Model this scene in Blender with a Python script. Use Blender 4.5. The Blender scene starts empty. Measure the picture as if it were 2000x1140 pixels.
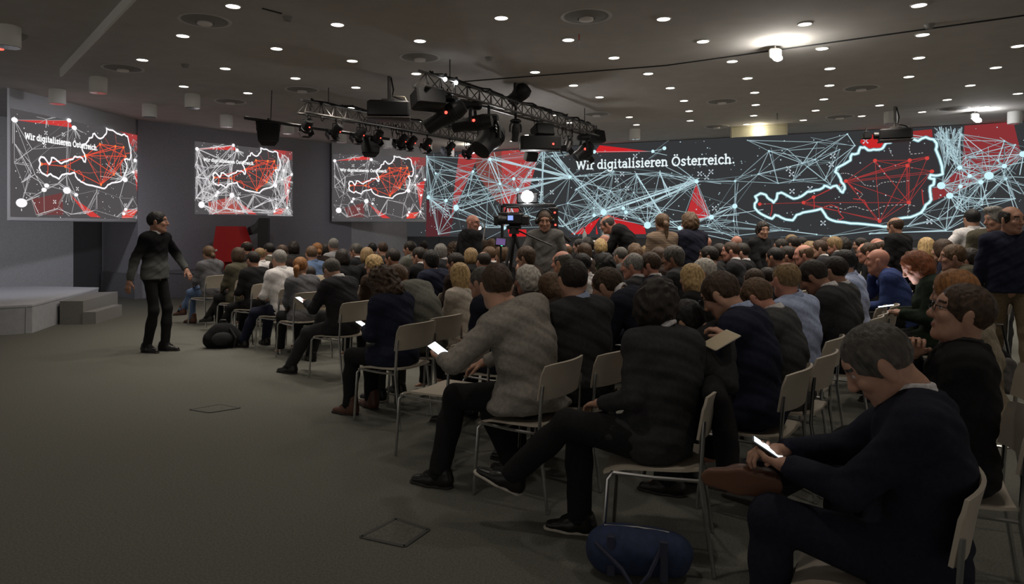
import bpy, math, random
import numpy as np
from mathutils import Matrix, Vector

# ------------------------------------------------------------------ camera, world, exposure
SC = bpy.context.scene
COL = SC.collection
FPX, CH, HZ = 1333.333, 1.58, 445.0        # focal length in px of a 2000 wide frame, eye height, horizon row
cam_d = bpy.data.cameras.new('camera')
cam_d.lens = 24.0; cam_d.sensor_width = 36.0; cam_d.shift_y = -(570.0 - HZ) / 2000.0
cam_d.clip_start = 0.05; cam_d.clip_end = 200
cam = bpy.data.objects.new('camera', cam_d); COL.objects.link(cam)
cam.location = (0, 0, CH); cam.rotation_euler = (math.pi / 2, 0, 0)
SC.camera = cam
world = bpy.data.worlds.new('world'); SC.world = world; world.use_nodes = True
world.node_tree.nodes['Background'].inputs[0].default_value = (1.0, 0.93, 0.84, 1)
world.node_tree.nodes['Background'].inputs[1].default_value = 0.36
SC.view_settings.view_transform = 'Standard'; SC.view_settings.look = 'None'
SC.view_settings.exposure = 0.0; SC.view_settings.gamma = 1.0; SC.view_settings.use_curve_mapping = False
SC.cycles.use_denoising = True
SC.cycles.max_bounces = 5; SC.cycles.diffuse_bounces = 3; SC.cycles.glossy_bounces = 2
DOWNLIGHT_W = 80.0          # watts of each ceiling downlight
NEAR_DIM = 0.62             # the unseen near lamps against the far ones
WASH = 420.0               # base watts of the added unseen lamps that brighten the stage walls
GRAPHIC = 1.0               # brightness of the projected pictures

CEIL = 4.0
def W(px, py, Y): return Vector(((px - 1000) * Y / FPX, Y, CH - (py - HZ) * Y / FPX))
def atz(px, py, z):
    Y = (CH - z) * FPX / (py - HZ); return Vector(((px - 1000) * Y / FPX, Y, z))
def onceil(px, py): return atz(px, py, CEIL)
def onfloor(px, py): return atz(px, py, 0.0)

# ------------------------------------------------------------------ materials
MATS = {}
def mat(name, col, rough=0.7, metal=0.0, noise=0.0, nscale=40, bump=0.0, bscale=200, emit=None, estr=1.0, spec=0.4, stretch=None):
    if name in MATS: return MATS[name]
    m = bpy.data.materials.new(name); m.use_nodes = True
    nt = m.node_tree; b = nt.nodes['Principled BSDF']
    b.inputs['Base Color'].default_value = (*col, 1); b.inputs['Roughness'].default_value = rough
    b.inputs['Metallic'].default_value = metal; b.inputs['Specular IOR Level'].default_value = spec
    tc = nt.nodes.new('ShaderNodeTexCoord'); src = tc.outputs['Object']
    if stretch:
        mp = nt.nodes.new('ShaderNodeMapping'); mp.inputs['Scale'].default_value = stretch
        nt.links.new(src, mp.inputs[0]); src = mp.outputs[0]
    if noise > 0:
        n = nt.nodes.new('ShaderNodeTexNoise'); n.inputs['Scale'].default_value = nscale; n.inputs['Detail'].default_value = 4
        nt.links.new(src, n.inputs['Vector'])
        r = nt.nodes.new('ShaderNodeValToRGB')
        r.color_ramp.elements[0].position = 0.3; r.color_ramp.elements[1].position = 0.7
        r.color_ramp.elements[0].color = (*[c * (1 - noise) for c in col], 1)
        r.color_ramp.elements[1].color = (*[min(1, c * (1 + noise)) for c in col], 1)
        nt.links.new(n.outputs['Fac'], r.inputs[0]); nt.links.new(r.outputs[0], b.inputs['Base Color'])
    if bump > 0:
        n2 = nt.nodes.new('ShaderNodeTexNoise'); n2.inputs['Scale'].default_value = bscale; n2.inputs['Detail'].default_value = 3
        nt.links.new(src, n2.inputs['Vector'])
        bp = nt.nodes.new('ShaderNodeBump'); bp.inputs['Strength'].default_value = bump; bp.inputs['Distance'].default_value = 0.01
        nt.links.new(n2.outputs['Fac'], bp.inputs['Height']); nt.links.new(bp.outputs[0], b.inputs['Normal'])
    if emit is not None:
        b.inputs['Emission Color'].default_value = (*emit, 1); b.inputs['Emission Strength'].default_value = estr
    MATS[name] = m
    return m
M_BLACK = mat('black_paint', (0.012, 0.012, 0.013), 0.45)
M_BLACKM = mat('black_matt', (0.008, 0.008, 0.009), 0.8)
M_ALU = mat('truss_aluminium', (0.16, 0.155, 0.15), 0.4, 0.8)
M_CHROME = mat('chrome', (0.55, 0.55, 0.55), 0.22, 1.0)
M_RED_LED = mat('red_led', (0.5, 0, 0), emit=(1.0, 0.06, 0.04), estr=4)
M_WHITE_LED = mat('white_led', (1, 1, 1), emit=(0.95, 0.97, 1.0), estr=12)
M_LENS = mat('lens_glass', (0.02, 0.02, 0.03), 0.08, spec=0.8)

def link(o, parent=None):
    COL.objects.link(o)
    if parent is not None: o.parent = parent
    return o
def tag(o, label=None, cat=None, group=None, kind=None):
    if label: o['label'] = label
    if cat: o['category'] = cat
    if group: o['group'] = group
    if kind: o['kind'] = kind
    return o
def empty(name, loc=(0, 0, 0), rz=0.0, label=None, cat=None, group=None):
    o = bpy.data.objects.new(name, None); COL.objects.link(o)
    o.location = loc; o.rotation_euler = (0, 0, rz); o.empty_display_size = 0.1
    return tag(o, label, cat, group)

def raw_mesh(name, V, Q, mats, midx=None, smooth=True):
    """V (n,3) float, Q (m,4) int -> mesh datablock"""
    me = bpy.data.meshes.new(name)
    V = np.asarray(V, np.float32); Q = np.asarray(Q, np.int32)
    me.vertices.add(len(V)); me.vertices.foreach_set('co', V.ravel())
    me.loops.add(Q.size); me.loops.foreach_set('vertex_index', Q.ravel())
    me.polygons.add(len(Q)); me.polygons.foreach_set('loop_start', np.arange(0, Q.size, 4, dtype=np.int32))
    for m in mats: me.materials.append(m)
    if midx is not None: me.polygons.foreach_set('material_index', np.asarray(midx, np.int32))
    me.polygons.foreach_set('use_smooth', np.full(len(Q), smooth))
    me.update(calc_edges=True)
    return me

class MB:
    """collects boxes, tubes and sheets, then links them as one mesh object"""
    def __init__(s): s.v = []; s.f = []; s.sm = []
    def add(s, V, F, smooth=False):
        o = len(s.v); s.v += [tuple(p) for p in V]; s.f += [tuple(i + o for i in f) for f in F]; s.sm += [smooth] * len(F); return s
    def box(s, c, size, R=None, bev=0.0):
        x, y, z = [d / 2 for d in size]; c = Vector(c)
        if bev <= 0:
            V = [Vector((sx * x, sy * y, sz * z)) for sx in (-1, 1) for sy in (-1, 1) for sz in (-1, 1)]
            F = [(0, 1, 3, 2), (4, 6, 7, 5), (0, 4, 5, 1), (2, 3, 7, 6), (0, 2, 6, 4), (1, 5, 7, 3)]
        else:
            b = min(bev, x * .9, y * .9, z * .9); V = []; ring = []
            for zz, ins in ((-z, b), (-z + b, 0), (z - b, 0), (z, b)):
                ring.append(len(V))
                X, Y = x - ins, y - ins
                V += [Vector(p + (zz,)) for p in ((X - b, -Y), (X, -Y + b), (X, Y - b), (X - b, Y), (-X + b, Y), (-X, Y - b), (-X, -Y + b), (-X + b, -Y))]
            F = [tuple(reversed(range(8))), tuple(range(24, 32))]
            for k in range(3):
                for i in range(8):
                    j = (i + 1) % 8; F.append((k * 8 + i, k * 8 + j, k * 8 + 8 + j, k * 8 + 8 + i))
        if R is not None: V = [R @ v for v in V]
        return s.add([v + c for v in V], F)
    def tube(s, pts, r, n=8, cap=True):
        pts = [Vector(p) for p in pts]; rs = r if isinstance(r, (list, tuple)) else [r] * len(pts)
        V = []; F = []; prev = None
        for i, p in enumerate(pts):
            d = (pts[min(i + 1, len(pts) - 1)] - pts[max(i - 1, 0)])
            if d.length < 1e-9: d = Vector((0, 0, 1))
            d.normalize()
            if prev is None:
                a = d.orthogonal().normalized()
            else:
                a = (prev - d * prev.dot(d)).normalized()
            prev = a; b = d.cross(a)
            V += [p + (a * math.cos(t) + b * math.sin(t)) * rs[i] for t in [2 * math.pi * k / n for k in range(n)]]
        for i in range(len(pts) - 1):
            for k in range(n):
                F.append((i * n + k, i * n + (k + 1) % n, (i + 1) * n + (k + 1) % n, (i + 1) * n + k))
        if cap: F += [tuple(reversed(range(n))), tuple(range((len(pts) - 1) * n, len(pts) * n))]
        return s.add(V, F, True)
    def lathe(s, prof, c, R=None, n=20, cap=True):
        c = Vector(c); V = []; F = []
        for r, z in prof:
            V += [Vector((r * math.cos(2 * math.pi * k / n), r * math.sin(2 * math.pi * k / n), z)) for k in range(n)]
        for i in range(len(prof) - 1):
            for k in range(n):
                F.append((i * n + k, i * n + (k + 1) % n, (i + 1) * n + (k + 1) % n, (i + 1) * n + k))
        if cap: F += [tuple(reversed(range(n))), tuple(range((len(prof) - 1) * n, len(prof) * n))]
        if R is not None: V = [R @ v for v in V]
        return s.add([v + c for v in V], F, True)
    def prism(s, poly, z0, z1):
        n = len(poly); V = [(x, y, z0) for x, y in poly] + [(x, y, z1) for x, y in poly]
        F = [tuple(reversed(range(n))), tuple(range(n, 2 * n))] + [(i, (i + 1) % n, n + (i + 1) % n, n + i) for i in range(n)]
        return s.add(V, F)
    def sheet(s, grid, thick):
        """grid[i][j] of Vectors with a thickness: a curved panel"""
        ni, nj = len(grid), len(grid[0]); nr = []
        for i in range(ni):
            for j in range(nj):
                du = grid[min(i + 1, ni - 1)][j] - grid[max(i - 1, 0)][j]; dv = grid[i][min(j + 1, nj - 1)] - grid[i][max(j - 1, 0)]
                nr.append(du.cross(dv).normalized())
        P = [p for row in grid for p in row]; N = ni * nj
        V = [p + n * thick / 2 for p, n in zip(P, nr)] + [p - n * thick / 2 for p, n in zip(P, nr)]
        F = []
        for i in range(ni - 1):
            for j in range(nj - 1):
                a, b, c, d = i * nj + j, (i + 1) * nj + j, (i + 1) * nj + j + 1, i * nj + j + 1
                F += [(a, b, c, d), (N + a, N + d, N + c, N + b)]
        rim = [j for j in range(nj)] + [i * nj + nj - 1 for i in range(1, ni)] + [(ni - 1) * nj + j for j in range(nj - 2, -1, -1)] + [i * nj for i in range(ni - 2, 0, -1)]
        for k in range(len(rim)):
            a, b = rim[k], rim[(k + 1) % len(rim)]; F.append((a, b, N + b, N + a))
        return s.add(V, F, True)
    def mesh(s, name, m):
        me = bpy.data.meshes.new(name); me.from_pydata(s.v, [], s.f)
        for x in (m if isinstance(m, (list, tuple)) else [m]): me.materials.append(x)
        me.polygons.foreach_set('use_smooth', s.sm); me.update(); 
        try: me.set_sharp_from_angle(angle=math.radians(40))
        except Exception: pass
        return me
    def build(s, name, m, parent=None, loc=None):
        o = bpy.data.objects.new(name, s.mesh(name, m)); link(o, parent)
        if loc is not None: o.location = loc
        return o
def struct(name, mb, m, parent=None):
    o = mb.build(name, m, parent)
    if parent is None: o['kind'] = 'structure'
    return o
def rz(a): return Matrix.Rotation(a, 3, 'Z')
def frame_z(d, up=(0, 0, 1)):
    """3x3 whose local Z runs along d"""
    d = Vector(d).normalized(); a = Vector(up)
    if abs(a.dot(d)) > .98: a = Vector((0, 1, 0))
    x = a.cross(d).normalized(); y = d.cross(x)
    return Matrix((x, y, d)).transposed()
# ------------------------------------------------------------------ room shell
M_FLOOR = mat('carpet_grey', (0.135, 0.135, 0.118), 0.95, noise=0.22, nscale=90, bump=0.5, bscale=500, spec=0.1)
M_CEIL = mat('ceiling_paint', (0.52, 0.49, 0.46), 0.9, noise=0.05, nscale=3, spec=0.1)
M_WALLG = mat('wall_grey_cloth', (0.42, 0.425, 0.44), 0.95, noise=0.08, nscale=30, spec=0.1)
M_WALLD = mat('wall_dark_cloth', (0.28, 0.272, 0.30), 0.95, noise=0.08, nscale=30, spec=0.1)
M_WALLP = mat('wall_pale_panel', (0.5, 0.49, 0.50), 0.9, noise=0.05, nscale=10, spec=0.1)
M_BIG = mat('projection_wall', (0.10, 0.105, 0.115), 0.85, spec=0.15)
M_SEAM = mat('panel_seam', (0.03, 0.03, 0.03), 0.9)

struct('floor', MB().box((1, 11, -0.05), (36, 30, 0.1)), M_FLOOR)
struct('ceiling', MB().box((1, 11, CEIL + 0.05), (36, 30, 0.1)), M_CEIL)

def wall_seg(name, p, q, z0, z1, m, th=0.1, kind=True, parent=None):
    """a wall from p to q (plan), its face on the camera's side"""
    p, q = Vector((*p, 0)), Vector((*q, 0)); d = (q - p).normalized(); n = Vector((d.y, -d.x, 0))
    if n.dot(Vector((0, 0, 0)) - p) < 0: n = -n
    c = (p + q) / 2 - n * th / 2 + Vector((0, 0, (z0 + z1) / 2))
    R = Matrix((d, -n, Vector((0, 0, 1)))).transposed()
    mb = MB().box(c, ((q - p).length, th, z1 - z0), R)
    return struct(name, mb, m, parent)

class Plane:
    """vertical plane through plan points p, q with helpers from image rays"""
    def __init__(s, p, q):
        s.p = Vector((*p, 0)); s.d = (Vector((*q, 0)) - s.p); s.len = s.d.length; s.d.normalize()
        s.n = Vector((s.d.y, -s.d.x, 0))
        if s.n.dot(-s.p) < 0: s.n = -s.n
    def at(s, t, z, off=0.0): return s.p + s.d * t + Vector((0, 0, z)) + s.n * off
    def px(s, x, y):
        r = Vector(((x - 1000) / FPX, 1, -(y - HZ) / FPX)); k = s.p.dot(s.n) / r.dot(s.n)
        w = r * k; return (w - s.p).dot(s.d), w.z + CH

BIGP, BIGQ = (-3.5, 22.53), (16.0, 13.45)
PB = Plane(BIGP, BIGQ)
wall_back = wall_seg('wall_back', BIGP, BIGQ, 0, CEIL, M_BIG)
# joints between the wall's boards, a few millimetres proud of the face as dark gaskets
jn = MB()
for i in range(1, 17):
    t = PB.len * i / 17
    a = PB.at(t, 0.0, 0.002); jn.box(a + Vector((0, 0, 2.0)), (0.014, 0.006, 4.0), Matrix((PB.d, -PB.n, Vector((0, 0, 1)))).transposed())
for z in (0.9, 1.75, 2.6, 3.4):
    jn.box(PB.at(PB.len / 2, z, 0.002), (PB.len, 0.006, 0.012), Matrix((PB.d, -PB.n, Vector((0, 0, 1)))).transposed())
o = jn.build('panel_joint', M_SEAM, wall_back); o['kind'] = 'stuff'

PS = Plane((-8.6, 14.9), (-4.75, 20.2))            # the stage's back wall
wall_seg('wall_stage', (-8.35, 15.24), (-4.75, 20.2), 0, CEIL, M_WALLD)
wall_seg('wall_stage_left', (-9.85, 16.4), (-8.35, 15.24), 0, CEIL, M_WALLD)
wall_seg('wall_stage_right', (-4.95, 20.1), (-3.45, 22.5), 0, CEIL, M_WALLP)
wall_seg('wall_left', (-16.0, 8.0), (-10.25, 15.95), 0, CEIL, M_WALLG)
wall_seg('wall_left_return', (-10.25, 15.95), (-9.85, 16.45), 0, CEIL, mat('wall_recess', (.05, .05, .052), .95))  # the gap's shade is put in as a near-black wall colour
# low platform in front of the stage wall
pl = MB().prism([(-8.15, 15.72), (-7.2, 15.36), (-6.1, 16.4), (-4.6, 18.6), (-4.45, 19.6), (-4.8, 19.95)], 0, 0.55)
pl.prism([(-8.15, 15.70), (-7.2, 15.33), (-6.07, 16.38), (-4.56, 18.58), (-4.42, 19.6), (-4.8, 19.97)], 0.55, 0.60)
pl.prism([(-9.80, 16.28), (-8.38, 15.16), (-8.10, 15.66), (-8.2, 15.75), (-8.36, 15.27), (-9.77, 16.33)], 0, 0.55)
o = pl.build('stage_platform', mat('platform_cloth', (0.17, 0.165, 0.18), 0.95, noise=.1, nscale=20))
tag(o, 'low dark grey platform along the stage wall behind the red letter', 'platform')

# ceiling edge strip and the long dark joint across the ceiling
a, b = onceil(119, 134), onceil(262, -22)
b = a + (b - a) * 1.5
d = (b - a).normalized(); n = Vector((d.y, -d.x, 0))
mb = MB(); mb.box((a + b) / 2 + Vector((0, 0, -0.06)), ((b - a).length, 0.03, 0.12), Matrix((d, -n, Vector((0, 0, 1)))).transposed())
struct('trim_1', mb, mat('ceiling_edge', (0.88, 0.87, 0.85), 0.8))
mb = MB(); mb.tube([onceil(880, 160.5) + Vector((0, 0, -.006)), onceil(1300, 127) + Vector((0, 0, -.006)), onceil(2050, 22) + Vector((0, 0, -.006))], 0.011, 6)
struct('trim_2', mb, M_SEAM)

# floor box lids
def hatch(corners, label):
    P = [onfloor(*c) for c in corners]; c = sum(P, Vector()) / 4
    e = empty('floor_hatch', (c.x, c.y, 0), label=label, cat='floor hatch')
    f = MB()
    for i in range(4):
        A, B = P[i] - c, P[(i + 1) % 4] - c; d = (B - A).normalized()
        f.box((A + B) / 2 + Vector((0, 0, .003)), ((B - A).length, .022, .006), Matrix((d, Vector((-d.y, d.x, 0)), Vector((0, 0, 1)))).transposed())
    f.build('hatch_frame', mat('hatch_steel', (0.05, 0.05, 0.046), 0.6), e)
    q = [p * 0.93 for p in [P[i] - c for i in range(4)]]
    MB().prism([(v.x, v.y) for v in q], 0.0005, 0.004).build('hatch_lid', M_FLOOR, e)
hatch([(705, 1049), (773, 1014), (837, 1035), (790, 1068)], 'square carpeted floor hatch in the open foreground carpet')
hatch([(372, 800), (430, 790), (468, 797), (410, 806)], 'faint floor hatch beyond the nearer one on empty carpet')

# ------------------------------------------------------------------ white stage with two steps
M_STAGE = mat('stage_cloth', (0.42, 0.43, 0.46), 0.9, noise=.06, nscale=12, bump=.15, bscale=30)
st = empty('stage', (-9.2, 11.4, 0), label='low white cloth-skirted stage under the left screen', cat='stage')
poly = [(-7.22, 10.27), (-7.45, 10.1), (-8.3, 9.7), (-9.6, 9.5), (-13.5, 9.9), (-11.5, 12.6), (-9.4, 13.5), (-8.0, 13.2)]
loc = [(x + 9.2, y - 11.4) for x, y in poly]
MB().prism(loc, 0.0, 0.40).build('skirt', M_STAGE, st)
c = Vector((sum(p[0] for p in loc) / 8, sum(p[1] for p in loc) / 8))
MB().prism([((x - c.x) * 1.004 + c.x, (y - c.y) * 1.004 + c.y) for x, y in loc], 0.40, 0.43).build('deck', mat('stage_top', (0.50, 0.51, 0.55), 0.8, noise=.04, nscale=20), st)
# cloth seam on the corner
MB().tube([(loc[0][0] - .06, loc[0][1] - .05, .01), (loc[0][0] - .05, loc[0][1] - .045, .4)], 0.008, 5).build('seam', M_STAGE, st)
ss = empty('stage_steps', (-7.4, 11.9, 0), label='two grey carpeted steps at the side of the white stage', cat='steps')
M_STEP = mat('step_carpet', (0.23, 0.225, 0.215), 0.95, noise=.1, nscale=60)
def step(name, p, h):
    MB().prism([(x + 7.4, y - 11.9) for x, y in p], 0, h).build(name, M_STEP, ss)
step('step', [(-7.42, 11.2), (-7.05, 11.22), (-7.45, 12.9), (-7.9, 12.7)], 0.38)
step('step', [(-7.05, 11.2), (-6.85, 11.24), (-7.03, 12.3), (-7.2, 12.36)], 0.20)

# ------------------------------------------------------------------ red A and black 1 standing on the platform
lg = empty('letter_a', (-6.52, 15.95, 0.60), rz=0.15, label='big red block letter on the platform beside the black numeral', cat='letter sign')
M_REDL = mat('red_lacquer', (0.55, 0.012, 0.012), 0.35, emit=None)
mb = MB(); Yb, Yt = -.2, .2
front = [(-.48, 0), (-.33, 1.02), (.14, 1.02), (.48, 0), (.18, 0), (.12, .2), (-.14, .2), (-.2, 0)]
V = [(x, -.18, z) for x, z in front] + [(x + .10, .22, z) for x, z in front]
k = len(front)
mb.add(V, [tuple(range(k)), tuple(range(2 * k - 1, k - 1, -1))] + [(i, k + i, k + (i + 1) % k, (i + 1) % k) for i in range(k)])
mb.build('letter_body', M_REDL, lg)
MB().lathe([(.025, -.03), (.025, .0)], (-.32, -.19, .47), Matrix.Rotation(math.pi / 2, 3, 'X'), 12).build('letter_stud', mat('stud_white', (.8, .8, .8), .4), lg)
l1 = empty('numeral_one', (-6.08, 16.55, 0.60), rz=0.15, label='big black numeral standing right of the red letter', cat='numeral sign')
front = [(.18, 0), (.18, 1.22), (-.02, 1.22), (-.12, 1.08), (-.28, .98), (-.28, .80), (-.06, .86), (-.06, 0)]
mb = MB(); k = len(front)
V = [(x, -.12, z) for x, z in front] + [(x, .12, z) for x, z in front]
mb.add(V, [tuple(range(k)), tuple(range(2 * k - 1, k - 1, -1))] + [(i, k + i, k + (i + 1) % k, (i + 1) % k) for i in range(k)])
mb.build('numeral_body', mat('black_lacquer', (.01, .01, .011), .2), l1)
bl = MB(); bl.add([(-.29, -.13, .80), (-.29, -.13, .985), (-.12, -.13, 1.085), (-.02, -.13, 1.225), (-.05, -.135, 1.0), (-.14, -.135, .9)], [(5, 4, 3, 2, 1, 0)])
bl.build('numeral_flag', mat('black_gloss', (.03, .03, .032), .1), l1)
# ------------------------------------------------------------------ projected pictures
def make_graphic_material():
    m = bpy.data.materials.new('projected_light'); m.use_nodes = True; nt = m.node_tree; nt.nodes.clear()
    at = nt.nodes.new('ShaderNodeVertexColor'); at.layer_name = 'Col'
    em = nt.nodes.new('ShaderNodeEmission'); em.inputs[1].default_value = GRAPHIC
    out = nt.nodes.new('ShaderNodeOutputMaterial')
    nt.links.new(at.outputs[0], em.inputs[0]); nt.links.new(em.outputs[0], out.inputs[0])
    return m
M_GFX = make_graphic_material()
class Gfx:
    """flat shapes a few millimetres in front of a vertical plane: t along the wall, z up"""
    def __init__(s, plane, seed=1): s.P = plane; s.v = []; s.f = []; s.c = []; s.rnd = random.Random(seed)
    def poly(s, pts, col, off=.014):
        o = len(s.v); s.v += [s.P.at(t, z, off) for t, z in pts]; s.f.append(tuple(range(o, o + len(pts)))); s.c.append(col)
    def line(s, a, b, w, col, off=None, w2=None):
        off = .018 + s.rnd.random() * .004 if off is None else off
        dx, dz = b[0] - a[0], b[1] - a[1]; L = math.hypot(dx, dz)
        if L < 1e-6: return
        nx, nz = -dz / L * .5, dx / L * .5; w2 = w if w2 is None else w2
        s.poly([(a[0] + nx * w, a[1] + nz * w), (b[0] + nx * w2, b[1] + nz * w2), (b[0] - nx * w2, b[1] - nz * w2), (a[0] - nx * w, a[1] - nz * w)], col, off)
    def disc(s, c, r, col, off=.024, n=14):
        s.poly([(c[0] + r * math.cos(6.2832 * k / n), c[1] + r * math.sin(6.2832 * k / n)) for k in range(n)], col, off)
    def path(s, pts, w, col, off=.026):
        for a, b in zip(pts[:-1], pts[1:]): s.line(a, b, w, col, off)
        for p in pts: s.disc(p, w * .5, col, off + .0004, 8)
    def marker(s, c, r, col):      # small square bracket marks with crossed diagonals
        for sx in (-1, 1):
            for sz in (-1, 1):
                x, z = c[0] + sx * r, c[1] + sz * r
                s.poly([(x - r * .34, z - r * .34), (x + r * .34, z - r * .34), (x + r * .34, z + r * .34), (x - r * .34, z + r * .34)], col, .023)
                s.line((x, z), (x - sx * r * .8, z - sz * r * .8), r * .35, col, .0228)
    def build(s, name, parent=None):
        me = bpy.data.meshes.new(name); me.from_pydata([tuple(p) for p in s.v], [], s.f)
        ca = me.color_attributes.new('Col', 'FLOAT_COLOR', 'CORNER'); buf = []
        for f, c in zip(s.f, s.c): buf += [*c, 1.0] * len(f)
        ca.data.foreach_set('color', np.array(buf, np.float32)); me.materials.append(M_GFX); me.update()
        o = bpy.data.objects.new(name, me); link(o, parent); return o

# stroke lettering with slab serifs: strokes, serif bars, dots, advance
def _arc(cx, cy, rx, ry, a0, a1, n=9): return [(cx + rx * math.cos(math.radians(a0 + (a1 - a0) * k / n)), cy + ry * math.sin(math.radians(a0 + (a1 - a0) * k / n))) for k in range(n + 1)]
GL = {
 'W': ([[(.08, .68), (.25, .02), (.44, .60), (.63, .02), (.80, .68)]], [(-.02, .20, .68), (.34, .54, .62), (.68, .90, .68)], [], .90),
 'i': ([[(.14, 0), (.14, .5)]], [(0, .28, 0), (.02, .14, .47)], [(.14, .67)], .31),
 'r': ([[(.14, 0), (.14, .5)], [(.14, .34), (.22, .45), (.36, .46)]], [(0, .30, 0), (.02, .14, .47)], [], .40),
 'd': ([_arc(.25, .25, .18, .23, 0, 360, 14), [(.43, 0), (.43, .74)]], [(.34, .43, .72), (.43, .54, .03)], [], .57),
 'g': ([_arc(.25, .26, .18, .22, 0, 360, 14), [(.43, .5), (.43, -.1), (.36, -.2), (.22, -.23), (.08, -.19)]], [(.43, .54, .47)], [], .57),
 't': ([[(.16, .66), (.16, .1), (.22, .03), (.34, .04)]], [(.02, .33, .47)], [], .38),
 'a': ([_arc(.22, .15, .15, .13, 0, 360, 12), [(.38, 0), (.38, .36), (.32, .46), (.2, .48), (.08, .43)]], [(.38, .48, .03)], [], .51),
 'l': ([[(.14, 0), (.14, .74)]], [(0, .28, .03), (.02, .14, .72)], [], .31),
 's': ([[(.36, .41), (.28, .48), (.16, .48), (.09, .40), (.12, .31), (.28, .21), (.35, .12), (.28, .02), (.14, .01), (.06, .08)]], [], [], .44),
 'e': ([[(.08, .27), (.40, .27)] + _arc(.24, .25, .18, .24, 5, 310, 12)], [], [], .47),
 'n': ([[(.14, 0), (.14, .5)], [(.14, .36), (.22, .46), (.34, .47), (.43, .38), (.43, 0)]], [(0, .28, .03), (.02, .14, .47), (.32, .56, .03)], [], .60),
 'h': ([[(.14, 0), (.14, .74)], [(.14, .36), (.22, .46), (.34, .47), (.43, .38), (.43, 0)]], [(0, .28, .03), (.02, .14, .72), (.32, .56, .03)], [], .60),
 'Ö': ([_arc(.36, .34, .28, .34, 0, 360, 18)], [], [(.26, .84), (.46, .84)], .74),
 'c': ([_arc(.25, .25, .19, .24, 45, 315, 12)], [], [], .45),
 '.': ([], [], [(.10, .06)], .22), ' ': ([], [], [], .24)}
def lettering(g, text, t0, z0, t1, col, wgt=.105, off=.03):
    tot = sum(GL[ch][3] for ch in text); k = (t1 - t0) / tot; x = 0
    for ch in text:
        st, bars, dots, adv = GL[ch]
        M = lambda p: (t0 + (x + p[0]) * k, z0 + p[1] * k)
        for s_ in st: g.path([M(p) for p in s_], wgt * k, col, off)
        for a, b, y in bars: g.line(M((a, y)), M((b, y)), wgt * .8 * k, col, off + .0008)
        for p in dots: g.disc(M(p), .07 * k, col, off + .0012, 10)
        x += adv

# ---- the wide wall picture; positions read as photograph pixels and laid onto the wall's plane
g = Gfx(PB, 5)
bp = lambda x, y: PB.px(x, y)
z5 = lambda x, y: bp(800 + x / 3.3333, 250 + y / 3.3333)
z6 = lambda x, y: bp(1400 + x / 3.3333, 220 + y / 3.3333)
# the projected rectangle's own dark grey
g.poly([(PB.px(790, 460)[0], 1.30), (PB.len - .05, 1.30), (PB.len - .05, 3.985), (PB.px(790, 460)[0], 3.985)], (.036, .037, .040), .008)
RED, DRED, MAR = (.60, .018, .022), (.30, .030, .034), (.085, .022, .026)
for pts, col, Z in [
    ([(322, 172), (445, 160), (438, 205), (305, 500), (262, 650), (235, 700), (275, 560), (300, 330)], (.36, .045, .045), z5),
    ([(445, 165), (600, 150), (603, 500), (560, 470), (440, 300), (430, 225)], (.20, .05, .042), z5),
    ([(600, 150), (765, 138), (855, 132), (770, 430), (735, 480), (690, 590), (610, 640), (603, 400)], (.42, .05, .048), z5),
    ([(1238, 112), (1410, 132), (1565, 153), (1205, 160)], RED, z5),
    ([(1262, 552), (1170, 690), (1050, 690), (1235, 585)], RED, z5), ([(1215, 630), (1228, 690), (1215, 690)], RED, z5),
    ([(1285, 562), (1530, 640), (1540, 690), (1340, 690), (1300, 680)], (.50, .018, .022), z5),
    ([(1866, 365), (1960, 570), (1800, 640), (1765, 700), (1760, 660), (1810, 540)], (.48, .03, .035), z5),
    ([(105, 470), (245, 478), (285, 590), (262, 700), (108, 708)], MAR, z5),
    ([(640, 660), (760, 660), (765, 705), (650, 705)], RED, z5),
    ([(932, 192), (950, 150), (1090, 135), (1110, 200), (1085, 222), (1060, 238), (1020, 242), (985, 243), (960, 222)], (.55, .02, .02), z6),
    ([(1255, 122), (1400, 108), (1405, 160), (1365, 165), (1310, 186), (1262, 165)], (.30, .03, .03), z6),
    ([(1612, 85), (1930, 60), (1978, 262), (1860, 350), (1590, 370), (1600, 300)], (.25, .032, .036), z6),
    ([(1395, 500), (1560, 385), (1860, 330), (1985, 265), (1985, 300), (1620, 490), (1400, 578)], (.24, .034, .038), z6)]:
    g.poly([Z(*p) for p in pts], col, .012 + g.rnd.random() * .003)
# outline of the country
OUT = [(250, 545), (285, 525), (320, 535), (345, 565), (370, 585), (390, 560), (395, 525), (420, 520), (460, 540), (500, 560), (550, 545), (590, 515), (640, 505), (690, 490), (700, 475), (740, 490), (780, 475), (800, 500), (820, 520), (833, 495), (825, 465), (810, 450), (800, 420), (770, 385), (780, 360), (830, 335), (870, 310), (880, 270), (920, 265), (935, 225), (960, 225), (985, 245), (1020, 240), (1060, 240), (1085, 225), (1100, 200), (1130, 195), (1145, 165), (1200, 150), (1260, 170), (1310, 185), (1360, 160), (1410, 175), (1430, 200), (1425, 240), (1450, 300), (1465, 350), (1470, 400), (1420, 410), (1390, 405), (1382, 425), (1415, 430), (1410, 470), (1388, 482), (1390, 530), (1395, 565), (1360, 600), (1330, 650), (1260, 680), (1180, 690), (1120, 740), (1050, 735), (960, 725), (870, 720), (800, 710), (750, 700), (715, 680), (690, 640), (680, 625), (620, 640), (560, 650), (520, 665), (495, 700), (450, 695), (400, 670), (380, 665), (360, 690), (310, 670), (270, 645), (248, 620), (248, 590), (262, 570), (250, 545)]
def jitter(pts, Z, amp, rnd):
    out = []
    for a, b in zip(pts[:-1], pts[1:]):
        out.append(Z(*a)); out.append(Z((a[0] + b[0]) / 2 + rnd.uniform(-amp, amp), (a[1] + b[1]) / 2 + rnd.uniform(-amp, amp)))
    return out + [Z(*pts[-1])]
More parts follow.
